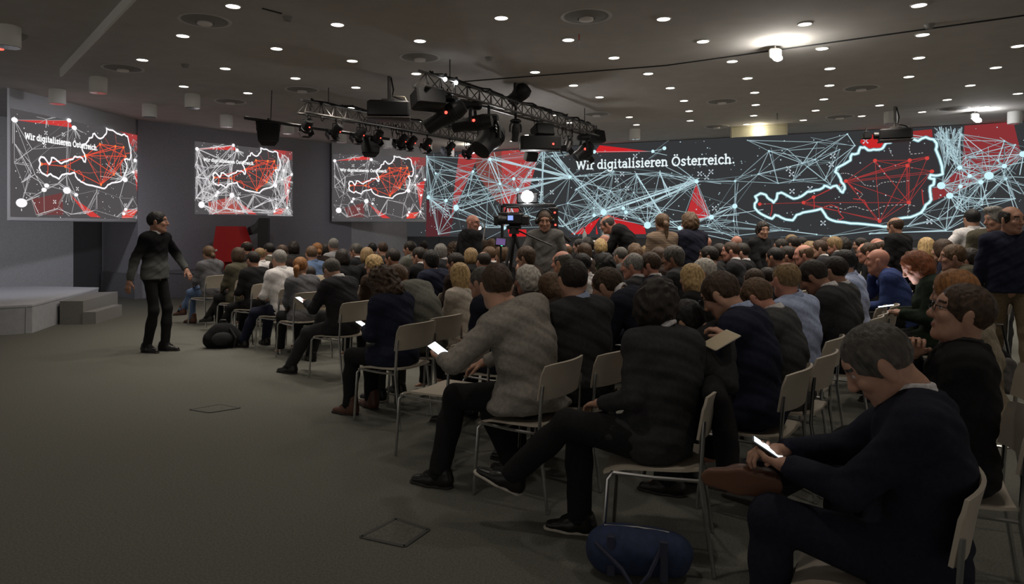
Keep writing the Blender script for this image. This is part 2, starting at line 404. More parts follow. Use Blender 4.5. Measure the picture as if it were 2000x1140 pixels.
ol = jitter(OUT, z6, 4, g.rnd)
g.poly([z6(*p) for p in OUT[:-1]], (.036, .033, .036), .0165)
g.path(ol, .085, (.14, .27, .31), .0235); g.path(ol, .048, (.72, .97, 1.0), .027)
# red net inside the country
RN = [z6(*p) for p in [(1030, 312), (1255, 310), (1368, 297), (1240, 345), (1400, 382), (840, 445), (1250, 585), (1060, 705), (565, 585), (280, 595), (630, 550)]]
RL = (.40, .040, .040)
for i, j in [(5, 0), (5, 1), (5, 3), (5, 2), (5, 4), (5, 6), (5, 7), (0, 1), (1, 2), (0, 7), (0, 6), (1, 6), (3, 6), (4, 6), (7, 6), (7, 1), (7, 4), (8, 5), (8, 10), (10, 5), (9, 8), (8, 6), (8, 7), (3, 7), (0, 4), (2, 6)]:
    for k in range(2 if (i + j) % 3 == 0 else 1):
        j1 = lambda p: (p[0] + g.rnd.uniform(-.05, .05) * k, p[1] + g.rnd.uniform(-.05, .05) * k)
        g.line(j1(RN[i]), j1(RN[j]), .012, RL)
for p in RN: g.disc(p, .045, (.62, .06, .05), .0245)
for pts in ([(360, 600), (358, 640), (345, 685)], [(630, 550), (635, 600), (632, 640)], [(700, 612), (745, 600), (790, 615), (795, 650), (825, 685), (790, 700)], [(1335, 500), (1340, 560), (1345, 600)], [(850, 450), (890, 490), (940, 520)], [(890, 560), (960, 570), (985, 620)]):
    g.path([z6(*p) for p in pts], .022, RL, .0225)
for pts in ([(800, 400), (850, 395), (930, 440), (960, 470), (1040, 480), (1110, 450), (1180, 455), (1260, 440)], [(700, 610), (830, 630), (900, 610), (1000, 640), (1080, 610), (1190, 600), (1300, 610)], [(900, 490), (950, 530), (910, 570)], [(1260, 190), (1260, 270), (1350, 260)], [(1120, 230), (1150, 290)], [(1250, 600), (1240, 690)]):
    P = jitter(pts, z6, 8, g.rnd)
    for a, b in zip(P[:-1], P[1:]):
        for k in range(2):
            q = lambda f: (a[0] + (b[0] - a[0]) * f, a[1] + (b[1] - a[1]) * f)
            g.line(q(k * .5), q(k * .5 + .28), .016, (.42, .40, .40))
# white net
HUB = [(z5(*p), r) for p, r in [((1045, 318), .08), ((525, 203), .09), ((415, 283), .07), ((305, 518), .15), ((240, 472), .09), ((125, 450), .1), ((680, 330), .08), ((590, 362), .07), ((705, 400), .08), ((172, 295), .06), ((1205, 155), .08), ((1585, 152), .07), ((1660, 132), .08), ((1870, 348), .08), ((1265, 548), .14), ((1393, 522), .08), ((1410, 548), .08), ((1203, 568), .08), ((1085, 590), .05), ((1550, 632), .15), ((1760, 650), .09), ((1965, 580), .1), ((270, 580), .03), ((190, 690), .03), ((150, 510), .03), ((110, 185), .06), ((930, 180), .04), ((870, 150), .03), ((1120, 360), .03), ((1090, 400), .03), ((1150, 310), .03), ((1330, 280), .03), ((1480, 300), .03), ((1630, 290), .03), ((1770, 395), .03), ((1830, 320), .03), ((1640, 560), .04), ((1500, 590), .03), ((1230, 390), .03), ((1200, 520), .04), ((1460, 420), .03), ((1550, 500), .03), ((1380, 460), .03), ((1310, 410), .03), ((760, 560), .03), ((920, 520), .03), ((1030, 490), .03), ((620, 650), .08), ((500, 640), .03), ((1000, 640), .03), ((1075, 690), .03), ((380, 440), .02), ((505, 430), .02), ((820, 200), .02), ((1940, 640), .03)]]
HUB += [(z6(*p), r) for p, r in [((118, 608), .1), ((120, 445), .05), ((270, 400), .03), ((500, 440), .03), ((640, 305), .03), ((340, 250), .04), ((200, 180), .02), ((460, 238), .02), ((655, 192), .02), ((850, 140), .03), ((900, 215), .02), ((740, 470), .02), ((400, 460), .02), ((430, 765), .03), ((650, 792), .03), ((740, 802), .03), ((110, 705), .04), ((1580, 358), .08), ((1645, 412), .07), ((1770, 410), .14), ((1870, 348), .08), ((1718, 452), .08), ((1990, 270), .1), ((1460, 475), .13), ((1515, 540), .11), ((1585, 480), .07), ((1880, 430), .05), ((1725, 600), .03), ((1330, 650), .05), ((1490, 765), .03), ((1720, 560), .03), ((1240, 740), .02), ((560, 330), .02), ((590, 350), .02), ((1510, 180), .03), ((1590, 140), .02), ((1440, 130), .02), ((1500, 250), .03), ((1560, 300), .02), ((1870, 185), .03), ((1720, 245), .02), ((1940, 210), .03), ((1620, 290), .02), ((1830, 310), .03), ((1600, 560), .02), ((1560, 620), .02), ((1640, 660), .02), ((1440, 690), .03), ((995, 788), .03), ((145, 798), .02), ((30, 740), .02), ((700, 440), .02), ((760, 320), .02), ((800, 240), .02), ((1940, 560), .02)]]
WH = lambda k: (.58 * k, .80 * k, .87 * k)
H = [h[0] for h in HUB]
inside = lambda p: False
def crosses(a, b):   # keep white lines out of the country: midpoint test in wall metres
    m = [((a[0] * (1 - f) + b[0] * f), (a[1] * (1 - f) + b[1] * f)) for f in (.25, .5, .75)]
    poly = POLY; n = len(poly)
    for x, y in m:
        ins = False; j = n - 1
        for i in range(n):
            if (poly[i][1] > y) != (poly[j][1] > y) and x < (poly[j][0] - poly[i][0]) * (y - poly[i][1]) / (poly[j][1] - poly[i][1]) + poly[i][0]: ins = not ins
            j = i
        if ins: return True
    return False
POLY = [z6(*p) for p in OUT[:-1]]
TL = (bp(1120, 335), bp(1440, 300))
def in_text(a, b):
    return any(TL[0][0] < a[0] * (1 - f) + b[0] * f < TL[1][0] and TL[0][1] - .02 < a[1] * (1 - f) + b[1] * f < TL[0][1] + .42 for f in (.1, .3, .5, .7, .9))
for i, p in enumerate(H):
    nb = sorted(range(len(H)), key=lambda j: math.hypot(H[j][0] - p[0], (H[j][1] - p[1]) * 1.3))
    big = HUB[i][1] > .05
    for c, j in enumerate(nb[1:(14 if big else 8)]):
        if g.rnd.random() > (.60 if big else .48) or crosses(p, H[j]) or in_text(p, H[j]): continue
        for k in range(3 if (big and c < 5) else g.rnd.choice((1, 1, 2))):
            jt = .10 * k
            a = (p[0] + g.rnd.uniform(-jt, jt) * .3, p[1] + g.rnd.uniform(-jt, jt) * .3)
            b = (H[j][0] + g.rnd.uniform(-jt, jt) * 2, H[j][1] + g.rnd.uniform(-jt, jt) * 2)
            g.line(a, b, g.rnd.uniform(.006, .019), WH(g.rnd.uniform(.16, .9)))
def fan(x, y, Z, n, R, a0, a1, wmin=.006, wmax=.016, k0=.2, k1=.85):
    n = int(n * .65)
    c = Z(x, y)
    for _ in range(n):
        an = math.radians(g.rnd.uniform(a0, a1)); r = R * g.rnd.uniform(.5, 1)
        b = (c[0] + r * math.cos(an), max(1.35, min(3.98, c[1] + r * math.sin(an))))
        near = min(H, key=lambda q: math.hypot(q[0] - b[0], q[1] - b[1]))
        if math.hypot(near[0] - b[0], near[1] - b[1]) < .6: b = near
        if not crosses(c, b) and not in_text(c, b): g.line(c, b, g.rnd.uniform(wmin, wmax), WH(g.rnd.uniform(k0, k1)))
for k in range(46):
    x0 = g.rnd.uniform(1415, 1618); g.line(z6(x0, g.rnd.uniform(88, 150)), z6(g.rnd.choice((1580, 1490, 1500, 1560)) + g.rnd.uniform(-25, 10), g.rnd.uniform(230, 365)), g.rnd.uniform(.008, .02), WH(g.rnd.uniform(.3, .9)))
fan(1045, 318, z5, 26, 2.6, 0, 360); fan(1265, 548, z5, 18, 1.8, 20, 200); fan(305, 518, z5, 16, 1.6, 0, 360); fan(525, 203, z5, 16, 2.4, 200, 340)
fan(620, 650, z5, 22, 1.3, 0, 180); fan(705, 400, z5, 14, 1.6, 0, 360); fan(680, 330, z5, 12, 1.8, 0, 360); fan(270, 580, z5, 16, 1.3, 200, 270); fan(110, 185, z5, 10, 1.2, 230, 300)
fan(1510, 180, z6, 34, 1.2, 0, 360); fan(1560, 300, z6, 22, 1.1, 40, 200); fan(1515, 540, z6, 26, 1.3, 180, 360); fan(1600, 600, z6, 24, 1.2, 0, 360); fan(1770, 410, z6, 18, 1.4, 190, 360); fan(1330, 650, z6, 14, .9, 200, 320)
fan(1880, 430, z6, 14, 1.2, 180, 360); fan(740, 470, z6, 14, 1.1, 30, 170); fan(640, 305, z6, 12, 1.0, 180, 330); fan(118, 608, z6, 10, 1.3, 120, 250); fan(340, 250, z6, 10, 1.2, 150, 290); fan(1990, 270, z6, 12, 1.4, 150, 260)
fan(1550, 632, z5, 12, 1.5, 20, 180); fan(1965, 580, z5, 14, 1.5, -40, 60); fan(1230, 450, z5, 26, 1.7, 0, 360); fan(1380, 400, z5, 26, 1.9, 0, 360); fan(1205, 155, z5, 10, 1.3, 180, 330)
for x, y, x2, y2 in [(1480, 305, 1640, 560), (1330, 280, 1090, 400), (1630, 290, 1700, 450), (250, 545, 120, 445), (1045, 318, 525, 203), (1045, 318, 305, 518), (1045, 318, 720, 345), (930, 180, 1265, 548), (870, 130, 870, 470), (930, 125, 1045, 318), (1870, 348, 1550, 500), (1870, 348, 1410, 548), (1265, 548, 1870, 348), (525, 203, 680, 560)]:
    for k in range(3):
        a, b = z5(x, y), z5(x2, y2); q = lambda p: (p[0] + g.rnd.uniform(-.06, .06) * k, p[1] + g.rnd.uniform(-.06, .06) * k)
        g.line(q(a), q(b), g.rnd.uniform(.014, .03), WH(g.rnd.uniform(.6, 1)))
for (p, r) in HUB: g.disc(p, r * .66, (.62, .92, 1.0) if r > .05 else (.5, .75, .82), .0245)
for k in range(420):
    t = g.rnd.uniform(.3, PB.len - 3); z = g.rnd.uniform(1.4, 3.95); g.disc((t, z), g.rnd.uniform(.006, .02), WH(g.rnd.uniform(.4, .9)), .0222, 6)
for x, y, Z in [(160, 545, z5), (238, 570, z5), (235, 362, z5), (850, 352, z5), (785, 300, z5), (928, 418, z5), (1350, 340, z5), (1417, 392, z5), (1470, 183, z5), (1385, 300, z5), (1890, 298, z5), (1963, 285, z5), (1935, 320, z5), (1985, 522, z5), (1405, 580, z5), (858, 425, z5), (467, 365, z6), (487, 400, z6), (755, 282, z6), (745, 337, z6), (490, 512, z6), (607, 495, z6), (692, 718, z6), (1383, 708, z6), (968, 185, z6), (808, 490, z6)]:
    g.marker(Z(x, y), .045, (.55, .65, .70))
ta, tb = bp(1126, 330.5), bp(1436, 319.5)
lettering(g, 'Wir digitalisieren Österreich.', ta[0], (ta[1] + tb[1]) / 2, tb[0], (.80, .90, .92), .12)
o = g.build('projected_picture', wall_back); o['kind'] = 'stuff'
print('text z', ta, tb)

# ---- the slide on the three stage screens: content in the left screen's picture, normalised
PL1 = Plane((-8.69, 11.8), (-8.37, 15.6)); SL, SB, SH = PL1.len, 1.775, 1.88
def n1(x, y):
    t, z = PL1.px(x / 3.932, 160 + y / 3.932); return t / SL, (z - SB) / SH
O1 = [(285, 600), (300, 575), (325, 580), (345, 605), (365, 632), (380, 605), (382, 582), (400, 582), (415, 592), (440, 612), (462, 625), (490, 610), (520, 598), (550, 592), (562, 572), (585, 578), (605, 575), (625, 588), (635, 612), (645, 615), (650, 590), (640, 565), (638, 550), (620, 515), (622, 482), (650, 475), (670, 450), (675, 430), (700, 425), (705, 400), (718, 395), (735, 420), (760, 435), (785, 425), (800, 405), (812, 385), (810, 355), (830, 368), (860, 372), (890, 395), (930, 410), (950, 402), (975, 420), (985, 470), (1000, 520), (1000, 570), (990, 598), (965, 590), (950, 595), (970, 640), (960, 690), (945, 730), (925, 760), (890, 770), (850, 775), (820, 790), (795, 818), (760, 810), (700, 795), (650, 785), (610, 765), (590, 750), (570, 725), (560, 695), (530, 705), (505, 702), (465, 712), (440, 745), (415, 730), (390, 720), (375, 705), (350, 722), (320, 705), (300, 690), (285, 660), (295, 630), (285, 600)]
def slide(plane, t0, tw, z0, zh, dense, parent, seed, kx=1.0):
    g = Gfx(plane, seed); S = lambda p: (t0 + p[0] * tw, z0 + p[1] * zh); Q = lambda x, y: S(n1(x, y))
    cl = lambda p: (min(t0 + tw, max(t0, p[0])), min(z0 + zh, max(z0, p[1])))
    sx = tw / 2.75
    g.poly([(t0, z0), (t0 + tw, z0), (t0 + tw, z0 + zh), (t0, z0 + zh)], (.085, .078, .082), .006)
    R = (.62, .05, .045)
    for pts, c in [([(95, 290), (520, 290), (560, 352)], R), ([(915, 350), (1065, 378), (1020, 500), (985, 455), (975, 405)], (.40, .05, .05)), ([(1060, 378), (1115, 400), (1115, 500), (1020, 540)], (.24, .06, .06)), ([(525, 855), (560, 890), (772, 1040), (690, 1035), (640, 1000)], R), ([(1030, 680), (1108, 662), (1068, 965)], R), ([(945, 985), (1062, 978), (1015, 1043), (935, 1045)], (.75, .07, .05)), ([(230, 900), (470, 850), (480, 1020), (270, 1020)], (.16, .05, .05))]:
        g.poly([cl(Q(*p)) for p in pts], c, .012)
    if dense: g.poly([cl(Q(*p)) for p in [(230, 900), (520, 850), (640, 1035), (250, 1035)]], (.40, .08, .07), .0122)
    g.poly([Q(*p) for p in O1[:-1]], (.062, .054, .056), .013)
    lw = .011
    hubs = [(95, 290), (520, 290), (560, 352), (345, 795), (325, 828), (503, 833), (150, 928), (575, 866), (955, 750), (1033, 603), (1018, 692), (1108, 648), (1073, 806), (1066, 975), (960, 978), (945, 1012), (95, 615), (225, 630), (235, 515), (95, 470), (220, 722), (160, 770), (180, 850), (275, 862), (80, 850), (225, 890), (265, 1020), (430, 972), (540, 1015), (640, 1010), (655, 1008), (435, 780), (915, 890), (1015, 895), (890, 1035), (1100, 1045), (1000, 495), (1085, 500), (255, 710), (725, 985), (500, 700), (500, 500), (740, 830), (330, 1005), (1020, 440)]
    for i, p in enumerate(hubs):
        nb = sorted(range(len(hubs)), key=lambda j: math.hypot(hubs[j][0] - p[0], hubs[j][1] - p[1]))
        for j in nb[1:(9 if dense else 6)]:
            if g.rnd.random() > (.8 if dense else .6): continue
            m = ((p[0] + hubs[j][0]) / 2, (p[1] + hubs[j][1]) / 2)
            if 640 < m[0] < 960 and 400 < m[1] < 780: continue
            for k in range(g.rnd.choice((1, 2, 3) if dense else (1, 1, 2))):
                q = lambda a: cl(Q(a[0] + g.rnd.uniform(-18, 18) * k, a[1] + g.rnd.uniform(-18, 18) * k))
                v = g.rnd.uniform(.2, .8) * (1.3 if dense else 1); g.line(q(p), q(hubs[j]), g.rnd.uniform(.005, .011), (v, v * .98, v))
    for cx, cy, n, R0, a0, a1 in [(1018, 692, 22, 160, 0, 360), (955, 750, 12, 200, 180, 300), (520, 800, 8, 160, 60, 130), (1066, 975, 10, 90, 30, 150), (560, 352, 6, 110, 20, 80), (345, 285, 8, 90, -60, 200)]:
        for _ in range(n * (2 if dense else 1)):
            an = math.radians(g.rnd.uniform(a0, a1)); r = R0 * g.rnd.uniform(.5, 1); v = g.rnd.uniform(.3, .9)
            g.line(cl(Q(cx, cy)), cl(Q(cx + r * math.cos(an), cy + r * math.sin(an))), .009, (v, v, v))
    for x, y, r in [(95, 290, .045), (520, 290, .04), (560, 352, .045), (345, 795, .04), (325, 828, .04), (503, 833, .065), (150, 928, .08), (575, 866, .035), (955, 750, .055), (1033, 603, .04), (1018, 692, .03), (1108, 648, .04), (1073, 806, .035), (1066, 975, .035), (960, 978, .035), (945, 1012, .035)]:
        c = cl(Q(x, y)); g.poly([(c[0] + r * kx * math.cos(6.2832 * k / 14), max(z0, c[1] + r * math.sin(6.2832 * k / 14))) for k in range(14)], (1.0, .97, 1.0), .0245)
    P = jitter(O1, Q, 3, g.rnd); g.path(P, .034, (1, .97, 1), .026)
    rn = [(305, 630), (490, 648), (652, 565), (760, 478), (880, 495), (943, 502), (960, 572), (868, 710), (768, 788)]
    for i, j in [(0, 1), (0, 2), (1, 2), (2, 3), (2, 4), (2, 5), (2, 6), (2, 7), (2, 8), (3, 4), (4, 5), (5, 6), (3, 8), (3, 7), (4, 8), (5, 8), (6, 8), (7, 8), (4, 7), (5, 7), (1, 8), (3, 6), (6, 7), (3, 5), (4, 2)]:
        g.line(Q(*rn[i]), Q(*rn[j]), .015, (.85, .09, .05), .0235 + g.rnd.random() * .001)
    for p in rn: g.disc(Q(*p), .03, (1, .22, .06), .0255)
    for pts in ([(355, 632), (355, 680), (347, 712)], [(527, 595), (530, 650), (522, 690)], [(565, 690), (600, 680), (625, 715), (640, 750), (615, 765)], [(925, 600), (920, 660), (925, 720)], [(1000, 545), (960, 550)]): g.path([Q(*p) for p in pts], .016, (.8, .09, .05), .0238)
    for pts in ([(650, 560), (700, 570), (760, 590), (830, 580), (900, 590)], [(600, 690), (680, 700), (760, 690), (860, 700)], [(700, 570), (690, 630), (740, 690)], [(880, 400), (890, 470), (940, 480)], [(800, 430), (830, 480)]):
        for a, b in zip(pts[:-1], pts[1:]): g.line(Q(*a), Q(*b), .008, (.55, .12, .10))
    for x, y in [(340, 390), (475, 403), (330, 488), (408, 920), (585, 820), (280, 685), (960, 945), (1085, 945), (1052, 685), (1027, 735)]: g.marker(Q(x, y), .026, (.9, .9, .9))
    for _ in range(150): g.disc((t0 + g.rnd.random() * tw, z0 + g.rnd.random() * zh), g.rnd.uniform(.004, .012), (.8, .8, .82), .0222, 6)
    a, b = Q(172, 440), Q(742, 520)
    lettering(g, 'Wir digitalisieren Österreich.', a[0], (a[1] + b[1]) / 2, b[0], (1, 1, 1), .17)
    o = g.build('projected_picture', parent); o['kind'] = 'stuff'
M_SCREEN = mat('screen_cloth', (0.42, 0.42, 0.43), 0.9, noise=.03, nscale=8, spec=.1)
def screen_panel(p, q, z0, z1, label, gap=0.0):
    P = Plane(p, q); c = P.p + P.d * P.len / 2
    e = empty('projection_screen', (c.x, c.y, z0), label=label, cat='projection screen', group='hanging projection screens')
    R = Matrix((P.d, -P.n, Vector((0, 0, 1)))).transposed()
    MB().box(P.n * -.02 + Vector((0, 0, (z1 - z0) / 2)), (P.len, .04, z1 - z0), R).build('screen_cloth', M_SCREEN, e)
    MB().box(P.n * -.02 + Vector((0, 0, 0.0)), (P.len + .01, .055, .035), R, .01).build('bottom_bar', mat('screen_bar', (.34, .34, .36), .5), e)
    return e, P
def reparent(e):     # graphics are built in world coordinates: shift them under their screen
    for ch in e.children:
        if ch.name.startswith('projected_picture'):
            ch.location = -e.location
e1, P1 = screen_panel((-8.69, 11.8), (-8.37, 15.6), 1.72, CEIL, 'pale screen hanging nearest the white stage, leftmost of the three', )
slide(P1, 0.02, P1.len - .04, SB, SH, False, e1, 11, 1.6); reparent(e1)
e3, P3 = screen_panel((-5.12, 19.4), (-2.56, 20.4), 1.77, CEIL, 'pale screen hanging in front of the big projection wall')
slide(P3, 0.03, P3.len - .04, 1.84, 1.84, False, e3, 12); reparent(e3)
ta, tb = PS.px(380, 350)[0], PS.px(571, 350)[0]
e2 = empty('projected_slide', (0, 0, 0), label='middle slide projected on the dark stage wall above the red letter', cat='projection')
slide(PS, ta, tb - ta, 1.91, 1.74, True, e2, 13)
for ch in e2.children: ch['kind'] = 'thing'
# ------------------------------------------------------------------ ceiling fittings
M_RING = mat('downlight_ring', (.62, .6, .57), .5)
M_LAMP = mat('downlight_lens', (1, .95, .9), emit=(1.0, .93, .84), estr=7.0)
DL = [(455,11),(357,69),(278,116),(659,47),(540,94),(440,133),(359,168),(577,152),(484,181),(688,118),(597,195),(695,170),(685,210),
 (979,34),(820,79),(813,143),(1296,36),(1110,77),(1199,112),(1045,140),(1266,143),(1120,166),(1171,189),(1309,171),(1336,196),(1041,207),(1087,224),(1229,228),(821,237),(1346,216),(1348,235),(934,272),(1113,239),(1030,263),(1001,275),(1243,243),(1243,258),
 (1373,80),(1572,46),(1795,9),(1430,119),(1606,94),(1802,67),(1988,89),(1460,152),(1621,133),(1795,112),(1945,131),(1474,180),(1620,166),(1775,149),(1895,166),(1988,182),(1476,204),(1609,193),(1718,205),(1850,194),(1472,225),(1593,215),(1683,226),(1801,218),(1924,208),(1458,242),(1569,234)]
ring_me = MB().lathe([(.074, -.012), (.084, -.012), (.088, -.004), (.088, 0.0), (.074, 0.0), (.074, -.012)], (0, 0, 0), n=24, cap=False).mesh('downlight_ring', M_RING)
lens_me = MB().lathe([(.001, -.006), (.074, -.006), (.075, -.001)], (0, 0, 0), n=24).mesh('downlight_lens', M_LAMP)
spot = bpy.data.lights.new('downlight_beam', 'SPOT'); spot.energy = DOWNLIGHT_W; spot.spot_size = math.radians(118); spot.spot_blend = .9; spot.shadow_soft_size = .075; spot.color = (1.0, .90, .78)
def where(px, py):
    h = 'left' if px < 560 else 'middle' if px < 1180 else 'right'
    return h
for i, (px, py) in enumerate(DL):
    p = onceil(px, py)
    e = empty('downlight', p, label='small round recessed downlight, one of the lit grid across the ceiling', cat='downlight', group='recessed ceiling downlights')
    link(bpy.data.objects.new('ring', ring_me), e); link(bpy.data.objects.new('lens', lens_me), e)
    l = bpy.data.objects.new('downlight_beam', spot); link(l, e); l.location = (0, 0, -.03)
# the grid goes on over the photographer's head, out of the picture; those lamps are dimmed
near = spot.copy(); near.energy = DOWNLIGHT_W * NEAR_DIM
for x, y in [(-5.2, 5.0), (-2.4, 5.2), (.4, 5.4), (3.0, 5.6), (5.4, 5.8), (-3.4, 2.6), (-.6, 2.8), (2.0, 3.0), (4.4, 3.2)]:
    l = bpy.data.objects.new('downlight_beam', near); link(l); l.location = (x, y, CEIL - .03)
# round air diffusers: stepped dish with a pale centre disc
M_DIFF = mat('diffuser_dark', (.27, .255, .24), .7)
M_DIFR = mat('diffuser_rim', (.62, .6, .57), .6)
d_rim = MB().lathe([(.25, -.002), (.285, -.010), (.295, -.006), (.295, 0), (.25, 0), (.25, -.002)], (0, 0, 0), n=36, cap=False).mesh('diffuser_rim', M_DIFR)
d_dish = MB().lathe([(.075, -.004), (.10, -.03), (.16, -.022), (.20, -.008), (.255, -.003), (.255, 0)], (0, 0, 0), n=36).mesh('diffuser_dish', M_DIFF)
d_disc = MB().lathe([(.001, -.052), (.078, -.05), (.085, -.044), (.08, -.004)], (0, 0, 0), n=28).mesh('diffuser_disc', mat('diffuser_disc', (.85, .8, .77), .6))
DF = [(400, 40, 'above the left part of the room, nearest the pale ceiling edge'), (240, 133, 'between the ceiling edge and the hanging cylinder lamps'), (450, 198, 'smallest on the left, behind the cylinder lamps'), (590, 175, 'above the end of the left lighting truss'), (820, 112, 'above the near end of the right lighting truss'), (1145, 32, 'at the top middle of the ceiling'), (1165, 223, 'above the far end of the right truss'), (1410, 198, 'right of the trusses, among the far downlights'), (1682, 172, 'over the right crowd, far right of the flood lamp'), (1400, 247, 'close to the projection wall above the lettering'), (1640, 228, 'close to the projection wall right of the lit bulkhead'), (1862, 212, 'close to the projection wall at the far right'), (955, 276, 'far away over the left end of the projection wall')]
for px, py, t in DF:
    e = empty('air_diffuser', onceil(px, py), label='round ceiling air diffuser ' + t, cat='air diffuser', group='round ceiling air diffusers')
    for n_, m_ in (('rim', d_rim), ('dish', d_dish), ('disc', d_disc)): link(bpy.data.objects.new(n_, m_), e)
# white cylinder lamps hanging along the stage side
M_CYL = mat('cylinder_white', (.85, .84, .80), .6)
c_body = MB().lathe([(.10, -.24), (.125, -.25), (.13, -.24), (.13, -.02), (.125, 0), (.02, 0)], (0, 0, 0), n=28).mesh('lamp_body', M_CYL)
c_ref = MB().lathe([(.02, -.215), (.07, -.225), (.085, -.232), (.112, -.252), (.122, -.254)], (0, 0, 0), n=16).mesh('lamp_reflector', mat('lamp_reflector', (.7, .7, .68), .18, .9, noise=.5, nscale=30))
for px, py, t in [(112, 175, 'leftmost of those before the left screen'), (192, 151, 'nearest, above the left screen\'s middle'), (292, 204, 'above the right edge of the left screen'), (376, 184, 'over the gap between the left and middle slides'), (442, 225, 'above the middle slide'), (563, 240, 'right of the hanging loudspeaker'), (667, 259, 'between the two hanging loudspeakers'), (757, 271, 'above the right screen'), (835, 276, 'at the right screen\'s far corner'), (20, 0, 'largest, cut by the upper left corner'), (879, 290, 'bright white, at the left end of the projection wall'), (1240, 252, 'over the lettering on the projection wall'), (1740, 218, 'above the right projector'), (1982, 218, 'by the right edge, above the projection wall')]:
    p = onceil(px, py) if py > 0 else Vector((-6.05, 8.2, CEIL))
    e = empty('cylinder_lamp', p, label='white cylinder ceiling lamp ' + t, cat='ceiling lamp', group='white cylinder ceiling lamps')
    link(bpy.data.objects.new('lamp_body', c_body), e); link(bpy.data.objects.new('lamp_reflector', c_ref), e)
# one more dish and red lamp at the upper left edge
e = empty('ceiling_dish', onceil(8, 66), label='flat grey dish on the ceiling at the left edge', cat='ceiling fitting')
MB().lathe([(.02, -.05), (.22, -.03), (.25, 0), (.02, 0)], (0, 0, 0), n=28).build('dish_body', M_DIFF, e)
e = empty('red_ceiling_lamp', onceil(-2, 80), label='small cylinder lamp with a red lens at the left edge', cat='ceiling lamp')
MB().lathe([(.05, -.1), (.06, -.1), (.06, 0), (.02, 0)], (0, 0, 0), n=16).build('lamp_body', M_DIFF, e)
MB().lathe([(.002, -.115), (.05, -.11), (.055, -.1)], (0, 0, 0), n=16).build('lamp_lens', M_RED_LED, e)

def lamp_head(name, p, label, energy, col, r=.09, body=.2):
    e = empty(name, p, label=label, cat='flood lamp')
    MB().box((0, .02, body * .2), (body, body * .5, body * .8), None, .02).build('lamp_housing', mat('lamp_housing', (.55, .55, .52), .5), e)
    MB().tube([(0, .02, body * .5), (0, .02, body * .95)], .012).build('lamp_bracket', M_ALU, e)
    MB().lathe([(.002, -.03), (r * .8, -.02), (r, 0)], (0, -.05, -.04), Matrix.Rotation(.9, 3, 'X'), 20).build('lamp_lens', mat('flood_lens_' + name, (1, 1, 1), emit=col, estr=60), e)
    l = bpy.data.lights.new('lamp_beam', 'POINT'); l.energy = energy; l.shadow_soft_size = .05; l.color = col
    lo = bpy.data.objects.new('lamp_beam', l); link(lo, e); lo.location = (0, -.16, -.10)
lamp_head('flood_lamp', atz(1515, 108, 3.86), 'dazzling white flood lamp under the dark ceiling joint', 22, (1.0, .97, .90), .07, .16)
lamp_head('wall_flood_lamp', atz(1905, 230, 3.86), 'bright lamp near the ceiling at the far right wall', 12, (.95, .97, 1.0), .09, .16)
lamp_head('wall_flood_lamp', atz(922, 292, 3.87), 'warm bright lamp over the left end of the projection wall', 6, (1.0, .86, .5), .12, .16)
# lit bulkhead opening
p = atz(1482, 256, 3.86)
e = empty('lit_bulkhead', p, label='shallow lit recess frame with a lamp above the lettering wall', cat='ceiling fitting')
R = Matrix((PB.d, -PB.n, Vector((0, 0, 1)))).transposed()
fb = MB(); fb.box((0, 0, .12), (1.25, .06, .04), R); fb.box(PB.d * .61, (.04, .06, .24), R); fb.box(PB.d * -.61, (.04, .06, .24), R); fb.box(PB.n * -.06, (1.25, .02, .22), R)
fb.build('bulkhead_frame', mat('bulkhead_frame', (.5, .47, .36), .6), e)
MB().lathe([(.002, -.07), (.07, -.06), (.075, 0), (.05, .02)], (0, 0, 0), n=16).build('bulkhead_lamp', mat('bulkhead_glow', (1, 1, 1), emit=(1.0, .97, .88), estr=20), e)
l = bpy.data.lights.new('bulkhead_light', 'POINT'); l.energy = 5; l.color = (1, .9, .6); l.shadow_soft_size = .06
lo = bpy.data.objects.new('bulkhead_light', l); link(lo, e); lo.location = PB.n * .2
# thin hanging wires with a bead
for px, y0, y1, Y, t in [(1131, 66, 99, 8.0, 'red and white, at the top middle of the ceiling'), (1518, 221, 234, 14, 'dark, right of the far downlights')]:
    a, b = onceil(px, y0), None; b = a - Vector((0, 0, (y1 - y0) * a.y / FPX))
    e = empty('hanging_wire', a, label='thin wire hanging from the ceiling, ' + t, cat='wire')
    MB().tube([(0, 0, 0), tuple(b - a)], .006, 6).build('wire', mat('wire_pale', (.6, .55, .5), .5) if Y < 10 else M_BLACK, e)
    MB().tube([(0, 0, -.002), tuple((b - a) * .4)], .008, 6).build('wire_sleeve', mat('wire_red', (.5, .08, .05), .5) if Y < 10 else M_BLACK, e)
# smoke detectors
for px, py, t in [(362, 126, 'left of the ceiling between downlights'), (955, 112, 'above the right truss'), (562, 33, 'beside a dark ceiling slot at top left'), (1815, 48, 'dark, at the upper right')]:
    e = empty('smoke_detector', onceil(px, py), label='small round smoke detector ' + t, cat='smoke detector', group='smoke detectors')
    MB().lathe([(.01, -.05), (.04, -.045), (.05, -.02), (.06, 0), (.01, 0)], (0, 0, 0), n=16).build('detector_body', M_DIFF, e)
mb = MB(); a, b = onceil(513, 16), onceil(550, 26); d = (b - a).normalized()
mb.box((a + b) / 2 + Vector((0, 0, -.004)), ((b - a).length, .03, .008), Matrix((d, Vector((-d.y, d.x, 0)), Vector((0, 0, 1)))).transposed())
struct('trim_3', mb, M_SEAM)

